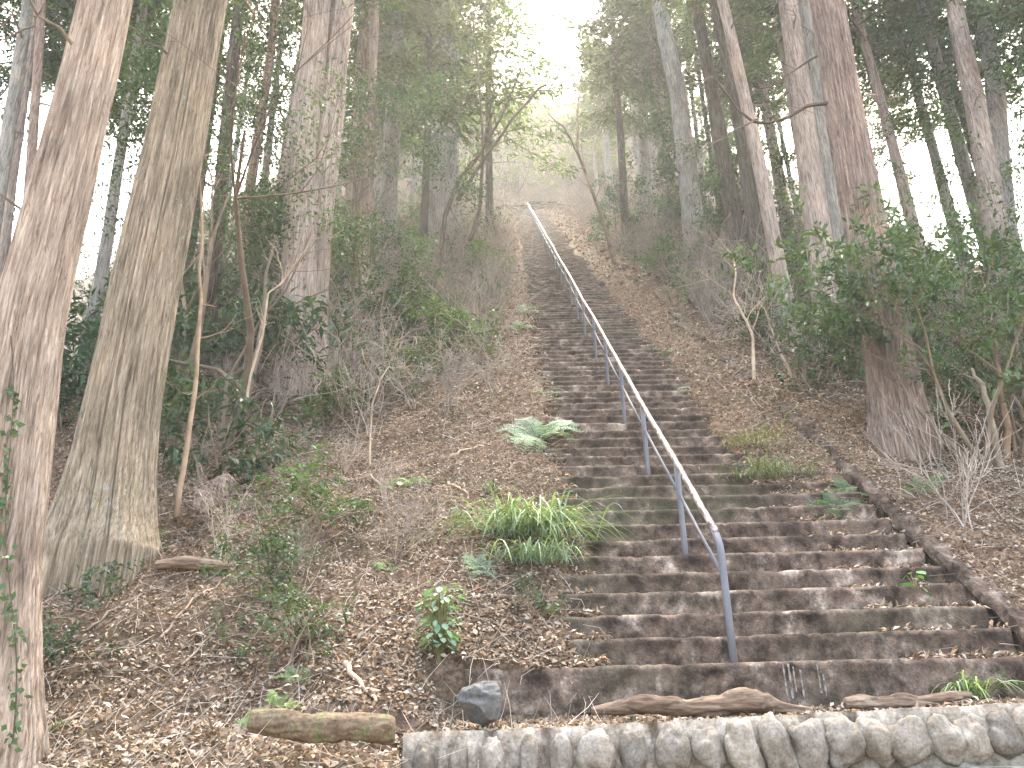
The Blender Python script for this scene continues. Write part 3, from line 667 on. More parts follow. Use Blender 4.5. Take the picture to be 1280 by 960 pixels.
def shrub_mesh(seed, H, stems, leafL, ratio, per, pal, droop=.3, depth_=2, spread=.65, flat=0.0, wood=(.55, .5, .42), lean=(0, 0), low=0.0):
    r = np.random.default_rng(seed); segs, tips = [], []
    for s in range(stems):
        a = r.uniform(0, 6.28); d = nrm([np.cos(a) * .35 + lean[0], np.sin(a) * .35 + lean[1], 1])
        branchy(r, (r.normal() * .06, r.normal() * .06, -.1), d, H * r.uniform(.42, .62), .012 * H ** .7 + .004, depth_, segs, tips, spread=spread)
    tips = [t for t in tips if t[0][2] > low] or tips
    w = MB()
    for P, Rr in segs: V, q = tube(P, Rr, 4 if Rr[0] < .02 else 6); w.add(V, q, wood)
    lo, hi = map(np.array, GREENS[pal]); T = np.array([t[0] for t in tips]); D0 = np.array([t[1] for t in tips])
    n = len(T) * per; C = np.repeat(T, per, 0) + r.normal(size=(n, 3)) * leafL * (.5 + max(per - 12, 0) * .026)
    D = nrm(np.repeat(D0, per, 0) * .5 + r.normal(size=(n, 3)) * .8 + [0, 0, -droop]); D[:, 2] *= (1 - flat); D = nrm(D)
    N = nrm(r.normal(size=(n, 3)) * .45 + [0, 0, 1]); Lf = leafL * r.uniform(.6, 1.25, n)
    tone = np.repeat(r.uniform(.6, 1.3, len(T)), per)[:, None]; m = r.random((n, 1)); K = (lo * (1 - m) + hi * m) * tone
    V, q = leaves(C, D, N, Lf, Lf * ratio * r.uniform(.8, 1.2, n), .18, .12)
    b = MB(); b.add(V, q, np.repeat(K, 4, 0))
    return w.mesh('stems', M['twig']), b.mesh('foliage', M['broad'])
BANDS = ((10.5, 'low down'), (14, 'beside the lower flight'), (19, 'beside the middle flight'), (26, 'beside the long upper flight'), (YTOP, 'near the stair top'), (YTOP + 9, 'just above the stair top'), (999, 'far above the stair top'))
def vary(label, group, y, size):
    if not group: return label, group
    band = next(b for a, b in BANDS if y < a); w = 'taller' if size > 0 else 'shorter'
    return '%s %s, %s' % (w, label, band), '%s %s, %s' % (w, group, band)
def plant(name, meshes, loc, label, cat, group=None, rz=None, scale=1.0):
    label, group = vary(label, group, loc[1], scale - 1.05)
    t = thing(name, tuple(loc), label, cat, group, random.uniform(0, 6.28) if rz is None else rz, scale)
    obj('stems', meshes[0], t); obj('foliage', meshes[1], t); return t
AOKI = [shrub_mesh(400 + k, 2.0, 4, .15, .30, 9, 'dark', .45) for k in range(4)]
SMALL = [shrub_mesh(420 + k, 1.1, 5, .085, .34, 8, 'mid' if k % 2 else 'dark', .1, flat=.4) for k in range(4)]
SMY = [shrub_mesh(430 + k, 1.1, 5, .085, .4, 9, 'yellow', .1, flat=.4) for k in range(2)]
TREELET = [shrub_mesh(440 + k, 4.2, 2, .085, .38, 22, 'dark' if k % 2 else 'mid', .25, 3, .75) for k in range(4)]
TALL = [shrub_mesh(465 + k, 4.2, 2, .05, .42, 40, 'mid', .25, 3, .7, low=1.0) for k in range(3)]
YEL = [shrub_mesh(455 + k, 4.2, 2, .2, .45, 9, 'yellow', .25, 3, .75) for k in range(2)]
HEDGE = [shrub_mesh(460 + k, 2.2, 6, .10, .38, 11, 'mid' if k % 2 else 'dark', .15, 2, .8) for k in range(3)]
def scatter(n, x0, x1, y0, y1, dmin, pl):
    out = []; tries = 0
    while len(out) < n and tries < 3000:
        tries += 1; x, y = random.uniform(x0, x1), random.uniform(y0, y1)
        if all((x - a) ** 2 + (y - c) ** 2 > dmin ** 2 for a, c in pl): out.append((x, y)); pl.append((x, y))
    return out
pl = list(placed)
for k, (x, y) in enumerate(scatter(20, -9.5, -3.3, 8.6, 15, .95, pl)):
    plant('evergreen_shrub', AOKI[k % 4], (x, y, gz(x, y)), 'dark long-leaved shrub behind the furrowed cedar', 'shrub', 'dark shrubs in the left hollow', scale=random.uniform(.75, 1.25))
for k, (x, y) in enumerate(scatter(10, -9, -3.6, 10, 18, 1.3, pl)):
    plant('evergreen_tree', TREELET[k % 4], (x, y, gz(x, y)), 'small evergreen tree under the left-hand cedars', 'small tree', 'understorey evergreens left of the stairs', scale=random.uniform(.75, 1.15))
for k, (x, y) in enumerate(scatter(18, -12, -2.6, 18, 34, 1.5, pl)):
    plant('evergreen_tree', TREELET[(k + 1) % 4], (x, y, gz(x, y)), 'evergreen sapling left of the stairs', 'small tree', 'upper saplings left of the stairs', scale=random.uniform(.7, 1.2))
for k, (x, y) in enumerate(scatter(18, 6.0, 15, 16, 34, 1.5, pl)):
    plant('evergreen_tree', TREELET[(k + 2) % 4], (x, y, gz(x, y)), 'evergreen sapling right of the stairs', 'small tree', 'upper saplings right of the stairs', scale=random.uniform(.75, 1.25))
for k, (x, y) in enumerate(scatter(20, 5.2, 11, 9, 16, .95, pl)):
    plant('evergreen_shrub', HEDGE[k % 3], (x, y, gz(x, y)), 'bushy evergreen shrub right of the stairs', 'shrub', 'bushy shrubs right of the stairs', scale=random.uniform(.75, 1.2))
for k, (x, y) in enumerate(scatter(16, -9, 15, YTOP + 2.2, YTOP + 22, 1.8, pl)):
    plant('evergreen_tree', YEL[k % 2], (x, y, gz(x, y)), 'pale leafy sapling on the ridge', 'small tree', 'saplings on the ridge', scale=random.uniform(.9, 1.5))
for k, (x, y) in enumerate(scatter(30, -6, -.6, 10, 30, .9, pl)):
    plant('evergreen_shrub', SMALL[k % 4], (x, y, gz(x, y)), 'leafy ground shrub left of the stairs', 'shrub', 'low shrubs left of the stairs', scale=random.uniform(.7, 1.5) * (1 + (y - 10) * .02))
for k, (x, y) in enumerate(scatter(30, 4.5, 10, 9, 30, .9, pl)):
    plant('evergreen_shrub', SMALL[(k + 1) % 4], (x, y, gz(x, y)), 'leafy ground shrub right of the stairs', 'shrub', 'low shrubs right of the stairs', scale=random.uniform(.7, 1.5) * (1 + (y - 10) * .02))
for k, (x, y) in enumerate(scatter(26, -9, 12, YTOP + 2, YTOP + 20, .9, pl)):
    plant('evergreen_shrub', SMY[k % 2], (x, y, gz(x, y)), 'yellowish scrub on the ridge', 'shrub', 'scrub on the ridge', scale=random.uniform(1.5, 2.8))
for k, (x, y) in enumerate(scatter(16, 8, 16, 11, 22, 1.4, pl)):
    plant('evergreen_tree', TALL[k % 3], (x, y, gz(x, y)), 'fresh green tree beyond the big reddish cedar', 'small tree', 'understorey trees on the right flank', scale=random.uniform(1.7, 2.5))
for k, (x, y) in enumerate(scatter(7, -13, -7, 12, 22, 1.6, pl)):
    plant('evergreen_tree', TALL[k % 3], (x, y, gz(x, y)), 'green tree beyond the tan cedar', 'small tree', 'understorey trees on the left flank', scale=random.uniform(1.1, 1.6))
# named ones
def named(meshes, u, v, Y, label, name='evergreen_shrub', cat='shrub', scale=1.0, rz=0.0):
    p = at(u, v, Y); return plant(name, meshes, (p[0], Y, gz(p[0], Y)), label, cat, None, rz, scale)
GLOSS = shrub_mesh(470, 4.0, 3, .12, .36, 18, 'dark', .3, 3, .8, lean=(-.2, -.1), low=1.75)
named(GLOSS, 1236, 600, 8.6, 'large glossy dark evergreen overhanging the right bank in front of the reddish cedar', 'evergreen_tree', 'small tree', 1.0, .4)
named(shrub_mesh(471, 3.8, 3, .11, .38, 16, 'mid', .2, 3, .85), 1290, 560, 9.6, 'leafy bright-topped evergreen behind the glossy dark evergreen at the right', 'evergreen_tree', 'small tree', 1.05, 1.4)
named(shrub_mesh(472, 2.4, 3, .12, .36, 14, 'dark', .3, 2, .8), 1010, 480, 11, 'low dark evergreen under the pale smooth cedar', scale=.7)
named(shrub_mesh(473, 1.25, 6, .075, .34, 7, 'mid', .1, 2, .7, .5), 375, 660, 7.4, 'sparse leafy green bush on the litter slope between the twin cedar and the stairs')
named(shrub_mesh(474, 1.0, 5, .06, .36, 8, 'dark', .1, 2, .7, .3), 372, 800, 5.9, 'dark small-leaved bush low on the litter slope above the mossy log', scale=.95)
named(shrub_mesh(475, 1.2, 5, .07, .34, 8, 'dark', .1, 2, .7, .3), 345, 745, 6.5, 'straggly dark bush between the sparse green bush and the small-leaved bush', scale=.8)
named(shrub_mesh(476, 1.7, 5, .09, .32, 11, 'dark', .3, 2, .7), 470, 500, 11, 'dark evergreen shrub at the edge of the bare thicket left of the stairs')
named(shrub_mesh(477, .7, 5, .06, .4, 8, 'dark', .1, 1, .7), 120, 745, 6.5, 'low dark bush at the foot of the furrowed cedar', scale=.9)
named(shrub_mesh(478, .7, 6, .06, .4, 9, 'dark', .1, 1, .8), 55, 760, 6.0, 'dark leafy bush between the tan cedar and the furrowed cedar')
named(shrub_mesh(479, .6, 6, .05, .4, 9, 'dark', .1, 1, .8), 665, 735, 6.35, 'dark small-leaved bush below the bamboo grass by the step ends', scale=.75)
# dark evergreen high on the right of the stairs and the hanging one above the furrowed cedar
for (u, v, Y, du, lab, sc, sd) in ((812, 262, 27, 0, 'dark-leaved evergreen with clumped crown leaning over the upper stairs', 1.75, 480), (905, 330, 21, 0, 'spreading evergreen with low drooping boughs above the right-hand thicket', 1.35, 481), (770, 300, 30, 0, 'low evergreen bough hanging beside the upper right of the stairs', .9, 482)):
    m_ = shrub_mesh(sd, 4.2, 2, .10, .40, 34, 'dark', .2, 3, .8, low=.8)
    named(m_, u, v, Y, lab, 'evergreen_tree', 'small tree', sc)
for (u, v, Y, lab, sd, sc) in ((300, 520, 9.6, 'tall thin evergreen hanging dark leaves behind the furrowed cedar', 490, 1.75), (215, 480, 10.6, 'tall evergreen with a dark crown spreading over the furrowed cedar', 491, 1.8), (430, 420, 14.5, 'tall evergreen with a dark crown over the twin cedar', 492, 2.0)):
    named(shrub_mesh(sd, 4.3, 3, .05, .42, 70, 'dark', .3, 3, .62, low=2.2), u, v, Y, lab, 'evergreen_tree', 'small tree', sc, .7 + sd)

# ------------------------------------------------------------------ bare thicket
def bare_mesh(seed, H, stems, depth_=2, spread=.55, rad=.009, up=.15, wig=.2):
    r = np.random.default_rng(seed); segs, tips = [], []
    for s in range(stems):
        a = r.uniform(0, 6.28); d = nrm([np.cos(a) * .4, np.sin(a) * .4, 1])
        branchy(r, (r.normal() * .08, r.normal() * .08, -.1), d, H * r.uniform(.4, .65), rad, depth_, segs, tips, 5, spread, (2, 5), up, wig)
    w = MB()
    for P, Rr in segs: V, q = tube(P, np.maximum(Rr, .0036), 3); w.add(V, q, r.uniform(.75, 1.3))
    return w.mesh('twigs', M['twig'])
BARE = [bare_mesh(500 + k, 1.9, 7, 2, .6, .012) for k in range(5)]
BARE2 = [bare_mesh(520 + k, 3.2, 4, 3, .5, .016) for k in range(3)]
def bare(me, x, y, label, group, scale=1.0, name='bare_shrub', cat='shrub'):
    label, group = vary(label, group, y, scale - 1.05 if y > 10.5 else scale - .37)
    t = tag(obj(name, me, None, (x, y, gz(x, y)), random.uniform(0, 6.28), scale), label, cat, group); return t
pl2 = []
for k, (x, y) in enumerate(scatter(70, -4.2, -.1, 9.5, 30, .55, pl2)): bare(BARE[k % 5], x, y, 'leafless twiggy shrub left of the stairs', 'bare shrubs left of the stairs', random.uniform(.6, 1.2) * (1 + (y - 10) * .018))
for k, (x, y) in enumerate(scatter(70, 4.2, 9, 9.5, 30, .6, pl2)): bare(BARE[(k + 2) % 5], x, y, 'leafless twiggy shrub right of the stairs', 'bare shrubs right of the stairs', random.uniform(.7, 1.3) * (1 + (y - 10) * .018))
for k, (x, y) in enumerate(scatter(26, -5, -.6, 20, 54, 1.1, pl2)): bare(BARE2[k % 3], x, y, 'leafless sapling left of the stairs', 'bare saplings left of the upper stairs', random.uniform(.8, 1.3), 'bare_sapling', 'small tree')
for k, (x, y) in enumerate(scatter(26, 4.3, 9, 20, 54, 1.1, pl2)): bare(BARE2[(k + 1) % 3], x, y, 'leafless sapling right of the stairs', 'bare saplings right of the upper stairs', random.uniform(.8, 1.3), 'bare_sapling', 'small tree')
for k, (x, y) in enumerate(scatter(30, -7, 11, YTOP + 3, YTOP + 16, 1.3, pl2)): bare(BARE2[k % 3], x, y, 'pale leafless sapling on the ridge', 'bare saplings on the ridge', random.uniform(1.2, 2.0), 'bare_sapling', 'small tree')
for k, (x, y) in enumerate(scatter(12, -4.2, -.8, 6.6, 10.5, .7, pl2)): bare(BARE[k % 5], x, y, 'thin leafless twig clump on the left litter slope', 'thin twigs on the litter slope', random.uniform(.25, .5), 'bare_shrub', 'shrub')
PINK = bare_mesh(540, 1.9, 7, 2, .5, .010, .2, .14)
p = gnd(1205, 660); tag(obj('bare_shrub', PINK, None, (p[0], p[1], p[2]), 0, .95), 'pale pinkish leafless bush with arching twigs above the kerb on the right', 'shrub')

def stem_tree(name, stems, Y, label, wood, cat='small tree', twig=.5, ntw=10, seed=0):
    base = at(*stems[0][0][0], Y); base[2] = min(base[2], gz(base[0], Y)) if name != 'vine' else base[2]
    r = np.random.default_rng(seed); parts = []
    t = thing(name, tuple(base), label, cat)
    for k, (pix, rw) in enumerate(stems):
        b = MB(); r0 = rw * depth(Y, at(*pix[0], Y)[2]) / F_PX / 2
        Q_ = pix_tube(b, pix, Y, r0, r0 * .3, 7, wood, base, .3, seed + k)
        for _ in range(ntw):
            i = r.integers(len(Q_) // 4, len(Q_)); segs, tips = [], []
            d = nrm(nrm(Q_[i] - Q_[max(i - 2, 0)]) + r.normal(size=3) * .6)
            branchy(r, Q_[i], d, twig * r.uniform(.6, 1.5), r0 * .28, 1, segs, tips, 5, .5, (1, 3), .1, .15)
            for P, Rr in segs: V, q = tube(P - base, np.maximum(Rr, .003), 3); b.add(V, q, wood)
        obj('stem', b.mesh('stem', M['twig'], True), t)
    return t
stem_tree('bare_tree', [([(548, 345), (556, 270), (575, 220), (600, 192), (625, 150), (650, 95)], 7), ([(572, 250), (590, 222), (612, 190), (640, 150), (672, 110), (690, 105)], 6), ([(588, 300), (600, 260), (604, 180), (598, 90), (590, 20)], 6)], 19, 'dark leafless tree with bent stems leaning over the upper stairs from the left', (.38, .34, .3), twig=1.1, ntw=9, seed=5)
stem_tree('bare_tree', [([(768, 330), (757, 285), (742, 245), (728, 205), (705, 160), (685, 140)], 6), ([(742, 245), (722, 190), (722, 140), (728, 90)], 4)], 23, 'thin leaning leafless tree bending over the upper stairs from the right', (.75, .68, .55), twig=1.3, ntw=9, seed=9)
stem_tree('sapling', [([(221, 645), (228, 590), (236, 530), (243, 450), (248, 380), (247, 330), (252, 270), (256, 200)], 8.5)], 7.6, 'thin bare sapling with wavy stem beside the furrowed cedar', (.95, .8, .65), twig=.4, ntw=7, seed=14)
stem_tree('sapling', [([(308, 500), (313, 470), (330, 420), (338, 370), (368, 330), (395, 295)], 4)], 8.5, 'pale crooked bare sapling in front of the twin cedar', (1.2, 1.1, .95), twig=.35, ntw=6, seed=16)
stem_tree('sapling', [([(462, 580), (464, 510), (478, 470), (500, 430)], 3)], 8.2, 'pale bent twig standing on the litter slope', (1.2, 1.1, .95), twig=.3, ntw=6, seed=18)
stem_tree('sapling', [([(943, 475), (940, 420), (915, 370), (922, 310)], 5), ([(990, 470), (962, 410), (948, 375)], 4)], 11, 'pale forked bare sapling in the thicket right of the stairs', (1.25, 1.15, 1.0), twig=.6, ntw=7, seed=22)
stem_tree('sapling', [([(1258, 610), (1246, 560), (1228, 500), (1215, 460)], 13)], 8.7, 'grey mottled stem under the glossy evergreen', (1.0, .95, .85), ntw=2, seed=23)
stem_tree('sapling', [([(1257, 608), (1262, 540), (1248, 460), (1240, 400)], 12)], 9.0, 'brown stem beside the grey mottled stem under the glossy evergreen', (.6, .48, .38), ntw=2, seed=24)

# ------------------------------------------------------------------ ferns, grasses, small plants
def frond_mesh(seed, L, npin, w, colr, arch=.45):
    r = np.random.default_rng(seed); s = np.linspace(0, 1, 14)
    P = np.stack([L * s * (1 - .12 * s), .06 * L * s ** 2 * r.normal(), L * (.75 * s - (.55 + arch) * s ** 2 * .85)], 1)
    b = MB(); V, q = tube(P, np.linspace(.004, .001, 14), 3); b.add(V, q, np.array(colr) * .7)
    C, D, Lf, Wd = [], [], [], []
    for k in range(npin):
        t = .14 + .84 * (k + .5) / npin; c = np.array([np.interp(t, s, P[:, j]) for j in range(3)])
        ln = w * math.sin(math.pi * min(1, (t - .08) * .95 + .12)) ** .8 * (1 - .35 * t)
        for sd in (-1, 1):
            d = nrm([.45, sd, -.12 + r.normal() * .1]); m = 6
            for j in range(m):
                u = (j + .3) / m; cc = c + d * ln * u
                for s2 in (-1, 1):
                    d2 = nrm(d * .8 + np.array([s2 * sd * .75, s2 * .1, 0]) + r.normal(size=3) * .08)
                    C.append(cc); D.append(d2); Lf.append(ln * .26 * (1 - .6 * u) + .004); Wd.append(ln * .085)
    n = len(C); V, q = leaves(np.array(C), np.array(D), np.tile([0, 0, 1.], (n, 1)) + r.normal(size=(n, 3)) * .1, np.array(Lf), np.array(Wd), .1, .05)
    b.add(V, q, np.repeat(np.array(colr) * r.uniform(.75, 1.2, (n, 1)), 4, 0))
    return b.mesh('frond', M['fern'])
PALE, LEAF, BRIGHT = (.23, .33, .215), (.10, .18, .08), (.17, .29, .085)
FR = {'pale': [frond_mesh(600 + k, .55, 15, .15, PALE) for k in range(3)], 'green': [frond_mesh(610 + k, .55, 16, .13, LEAF) for k in range(3)], 'bright': [frond_mesh(620 + k, .5, 16, .12, BRIGHT) for k in range(3)]}
def fern(u, v, tone, n, scale, label, spread=(0, 6.28), tilt=0.0, dy=0.0):
    p = gnd(u, v); p[1] += dy; z = gz(p[0], p[1])
    t = thing('fern', (p[0], p[1], z), label, 'fern'); t.rotation_euler = (.62, 0, 0)
    for k in range(n):
        a = spread[0] + (spread[1] - spread[0]) * (k + random.uniform(-.3, .3)) / n
        o = obj('frond', FR[tone][k % 3], t, (0, 0, -.01), 0, scale * random.uniform(.75, 1.2)); o.rotation_euler = (random.uniform(-.25, .25), tilt - random.uniform(-.1, .6), a)
    return t
fern(672, 552, 'pale', 15, 1.2, 'broad pale green fern spreading over the step ends below the handrail', dy=.0)
fern(700, 548, 'pale', 9, .7, 'pale fern with fronds reaching onto the steps beside the broad fern')
fern(655, 392, 'pale', 10, .85, 'small pale fern high beside the left edge of the stairs')
fern(650, 412, 'pale', 8, .8, 'faded fern just below the small pale fern on the upper left edge')
fern(683, 496, 'pale', 6, .5, 'tiny pale fern at the left step ends above the broad fern')
fern(775, 420, 'bright', 12, .95, 'fresh green fern on the right side of the stairs beyond the handrail')
fern(830, 446, 'green', 7, .6, 'little fern by the upper right step ends below the fresh green fern')
fern(862, 490, 'pale', 8, .55, 'small blue-green fern at the right step ends by the fallen kerb')
fern(1040, 640, 'green', 13, .72, 'dark green fern hanging over the kerb on the right of the stairs')
fern(1060, 625, 'green', 8, .6, 'second green fern just above the hanging fern by the kerb')
fern(1155, 618, 'green', 8, .55, 'low fern on the bank behind the kerb near the pinkish bush')
fern(515, 605, 'bright', 8, .45, 'bright low fern lying on the litter slope beside the bamboo grass')
fern(484, 700, 'bright', 6, .36, 'small bright seedling fern on the litter slope')
fern(447, 636, 'green', 6, .3, 'tiny fern on the litter slope under the sparse green bush')
fern(600, 716, 'pale', 8, .45, 'light green fern below the left side of the bamboo grass')
fern(578, 645, 'green', 6, .35, 'little fern left of the bamboo grass')
fern(345, 885, 'bright', 6, .38, 'bright fern sprig standing behind the mossy log')
fern(308, 915, 'bright', 9, .42, 'bright green fern at the left end of the mossy log')
fern(372, 858, 'green', 6, .34, 'small fern behind the mossy log under the dark bush')
fern(270, 720, 'green', 7, .35, 'small dull fern below the rotten log on the left bank')
def tuft_mesh(seed, n, L, w, colr, spread=.9, base=.08):
    r = np.random.default_rng(seed); b = MB(); K = 7; s = np.linspace(0, 1, K)
    for k in range(n):
        a = r.uniform(0, 6.28); l = L * r.uniform(.5, 1.15); o = r.uniform(.25, spread); p0 = np.array([r.normal() * base, r.normal() * base, 0])
        P = p0 + np.stack([np.cos(a) * l * o * s, np.sin(a) * l * o * s, l * (1.05 * s - (.35 + .75 * o) * s ** 2.2)], 1)
        S = np.array([-np.sin(a), np.cos(a), 0]); ww = w * np.sin(np.pi * (s * .85 + .12)) * r.uniform(.7, 1.2) * .5
        V = np.stack([P - S * ww[:, None], P + S * ww[:, None]], 1).reshape(-1, 3)
        b.add(V, grid_quads(K, 2), np.array(colr) * r.uniform(.65, 1.3) * [1, 1, r.uniform(.7, 1.3)])
    return b.mesh('blades', M['fern'])
def tuft(u, v, me, label, cat='grass', name='grass_tuft', scale=1.0, dy=0.0, za=0.0):
    p = gnd(u, v); p[1] += dy; t = thing(name, (p[0], p[1], gz(p[0], p[1]) + za), label, cat, None, 0, scale); obj('blades', me, t); return t
tuft(660, 676, tuft_mesh(701, 420, .72, .017, (.25, .31, .17), 1.35, .20), 'big clump of arching green bamboo grass spilling onto the left step ends', 'bamboo grass', 'bamboo_grass', 1.0)
tuft(668, 706, tuft_mesh(702, 240, .46, .013, (.21, .28, .18), 1.3, .17), 'lower clump of bluish bamboo grass below the big clump', 'bamboo grass', 'bamboo_grass')
tuft(612, 618, tuft_mesh(703, 60, .32, .01, (.20, .21, .14), 1.1, .06), 'faded wispy grass tuft above the bamboo grass', scale=.9)
tuft(1198, 852, tuft_mesh(704, 110, .26, .011, (.20, .28, .15), 1.2, .04), 'pale arching grass tuft at the right end of the first step', scale=1.25, dy=-.14, za=.05)
tuft(960, 600, tuft_mesh(705, 240, .38, .012, (.13, .15, .07), 1.1, .22), 'dull olive grass clump covering the right step ends')
tuft(940, 560, tuft_mesh(706, 160, .36, .012, (.13, .14, .07), 1.1, .2), 'small olive grass clump above the dull clump on the right step ends')
tuft(75, 905, tuft_mesh(707, 40, .16, .007, (.14, .2, .06), 1.1, .03), 'tiny green grass tuft on the bank beside the tan cedar')
def leafy(u, v, n, L, ratio, H, colr, label, scale=1.0, dy=0.0, seed=0, za=0.0):
    r = np.random.default_rng(seed); p = gnd(u, v); p[1] += dy; b, w = MB(), MB(); t = thing('leafy_plant', (p[0], p[1], gz(p[0], p[1]) + za), label, 'plant', None, 0, scale)
    w = MB(); lm = []
    one = MB(); s = np.array([0, .25, .55, .8, 1.0]); wd = np.array([.02, .42, .5, .3, .0]) * ratio * L
    V = np.stack([np.stack([s * L, -wd, .04 * L - .18 * L * s ** 2], 1), np.stack([s * L, 0 * s, -.18 * L * s ** 2], 1), np.stack([s * L, wd, .04 * L - .18 * L * s ** 2], 1)], 1).reshape(-1, 3)
    one.add(V, grid_quads(5, 3), colr); me = one.mesh('leaf', M['broad'])
    for k in range(n):
        a = k * 2.4 + r.normal() * .3; h = H * (k + 1) / n; d = r.uniform(.15, .6) * (L * .9 + .35 * H)
        q = np.array([np.cos(a) * d, np.sin(a) * d, h + r.uniform(0, .2) * H]); V, qq = tube([(0, 0, -.03), (q[0] * .3, q[1] * .3, q[2] * .7), q], [.004, .003, .002], 4); w.add(V, qq, (.5, .55, .3))
        o = obj('leaf', me, t, tuple(q), 0, r.uniform(.7, 1.2)); o.rotation_euler = (r.normal() * .25, .25 + r.normal() * .25, a)
    obj('stems', w.mesh('stems', M['twig']), t); return t
leafy(548, 868, 120, .062, .5, .34, (.17, .27, .175), 'bluish-green leafy plant growing beside the grey boulder', 1.3, 0, 3)
leafy(1140, 752, 12, .075, .8, .22, (.11, .22, .10), 'small sprout with round green leaves on the lower right steps', 1.1, -.1, 4, .06)
leafy(1020, 655, 14, .09, .75, .12, (.06, .11, .06), 'dark round-leaved plant under the hanging fern by the kerb', .9, 0, 5)
leafy(500, 606, 8, .09, .8, .10, (.14, .26, .09), 'light green broad-leaved seedling beside the bright low fern', .9, 0, 6)
leafy(486, 612, 6, .10, .85, .06, (.15, .26, .11), 'single pale broad-leaved seedling left of the bright low fern', .8, 0, 7)
leafy(1262, 862, 10, .07, .7, .12, (.07, .15, .05), 'small green weed beside the pale arching grass tuft', 1, 0, 8)
leafy(196, 695, 16, .06, .6, .18, (.06, .12, .06), 'small dark weed among the roots of the furrowed cedar', 1, 0, 9)
leafy(690, 775, 12, .06, .6, .14, (.08, .15, .09), 'small weed on the litter at the left end of the lower steps', .9, 0, 10)
# ivy on the foot of the tan cedar
tan = [o for o in bpy.data.objects if o.get('label', '').startswith('thick tan')][0]
iv = thing('ivy', tuple(tan.location), 'thin ivy vine with dark leaves climbing the foot of the tan cedar', 'ivy'); b = MB(); w = MB()
Pv = []
for t in np.linspace(0, 1, 40):
    v = 930 - t * 520; u = 16 + 6 * math.sin(t * 9) - 6 * t; Pv.append(at(u, v, 4.74 + .02 * t))
Pv = np.array(Pv) - np.array(tan.location); V, q = tube(Pv, np.linspace(.006, .003, 40), 4); w.add(V, q, (.3, .25, .2)); obj('vine', w.mesh('vine', M['twig']), iv)
n = 130; i = rng.integers(0, 34, n); C = Pv[i] + rng.normal(size=(n, 3)) * [.02, .008, .03]; D = nrm(rng.normal(size=(n, 3)) + [0, -.3, -.4]); V, q = leaves(C, D, np.tile([0, -1., .2], (n, 1)) + rng.normal(size=(n, 3)) * .4, rng.uniform(.03, .06, n), rng.uniform(.02, .04, n)); b.add(V, q, (.05, .09, .035)); obj('ivy_leaves', b.mesh('ivy_leaves', M['broad']), iv)

# ------------------------------------------------------------------ fallen leaves, twigs, sticks
DRY = np.array([(.34, .255, .18), (.25, .175, .115), (.41, .325, .24), (.19, .125, .08), (.38, .27, .18), (.45, .37, .29), (.29, .18, .11), (.14, .10, .066)])
def litter(n, x0, x1, y0, y1, L0, L1, seed, keep=None):
    r = np.random.default_rng(seed); x = r.uniform(x0, x1, n); y = r.uniform(y0, y1, n)
    m = ~((x > .5) & (x < 2.7) & (y > 5.86) & (y < YTOP)) & ~((x > WL) & (y < wall_y(x) + .02))
    if keep is not None: m &= keep(x, y, r)
    x, y = x[m], y[m]; n = len(x); z = ground(x, y) + r.uniform(.0, .03, n) * (1 + y * .03)
    D = nrm(np.stack([r.normal(size=n), r.normal(size=n), r.normal(size=n) * .45], 1)); N = nrm(r.normal(size=(n, 3)) * .6 + [0, -.5, .8])
    Lf = r.uniform(L0, L1, n); K = DRY[r.integers(0, len(DRY), n)] * r.uniform(.7, 1.2, (n, 1))
    return leaves(np.stack([x, y, z], 1), D, N, Lf, Lf * r.uniform(.3, .55, n), r.uniform(-.2, .4, n)[:, None] * 1.0, .25), np.repeat(K, 4, 0)
b = MB()
for (n, x0, x1, y0, y1, a, c, s) in ((135000, -6.4, 6.0, 3.6, 10.5, .018, .055, 1), (60000, -7, 8.5, 10.5, 20, .04, .09, 2), (36000, -9, 12, 20, 58, .10, .2, 3), (6000, -3.4, .6, 3.6, 6.2, .03, .075, 4), (7000, -1.3, 1.0, 5.15, 6.5, .02, .06, 8)):
    (V, q), K = litter(n, x0, x1, y0, y1, a, c, s); b.add(V, q, K)
# drifts on the steps
r = np.random.default_rng(5); n = 11000; st = np.minimum(r.integers(0, 60, n), r.integers(0, 60, n)); side = r.random(n) < .55
xx = np.where(side, 2.55 + np.abs(r.normal(size=n)) * .5 - (st < 8) * -.15, .65 - np.abs(r.normal(size=n)) * .3 + (st < 4) * 0); xx = np.clip(xx, .1, 3.55)
yy = Y0 + st * TREAD + .04 + r.random(n) * .2; zz = H0 + st * RISE + .012 + r.random(n) * .035
C = np.stack([xx, yy, zz], 1); Lf = r.uniform(.03, .08, n)
V, q = leaves(C, nrm(r.normal(size=(n, 3)) * [1, 1, .5]), nrm(r.normal(size=(n, 3)) * .5 + [0, -.3, 1]), Lf, Lf * r.uniform(.3, .5, n), .2, .2); b.add(V, q, np.repeat(DRY[r.integers(0, 8, n)], 4, 0))
n = 5200; yk = Y0 + r.uniform(-.3, 16, n); C = np.stack([KX + r.uniform(.06, .5, n), yk, nose(yk) + r.uniform(.0, .09, n)], 1); Lf = r.uniform(.02, .06, n); kp = vn(C[:, 0] * 3, C[:, 1] * 1.3, 0, 333) > .52; C, Lf = C[kp], Lf[kp]; n = len(C)
V, q = leaves(C, nrm(r.normal(size=(n, 3)) * [1, 1, .5]), nrm(r.normal(size=(n, 3)) * .5 + [0, -.3, 1]), Lf, Lf * r.uniform(.3, .5, n), .2, .2); b.add(V, q, np.repeat(DRY[r.integers(0, 8, n)], 4, 0))
tag(obj('fallen_leaves', b.mesh('fallen_leaves', M['litter'])), 'dry brown leaves covering the forest floor', 'leaf litter', None, 'stuff')
b = MB(); r = np.random.default_rng(6)
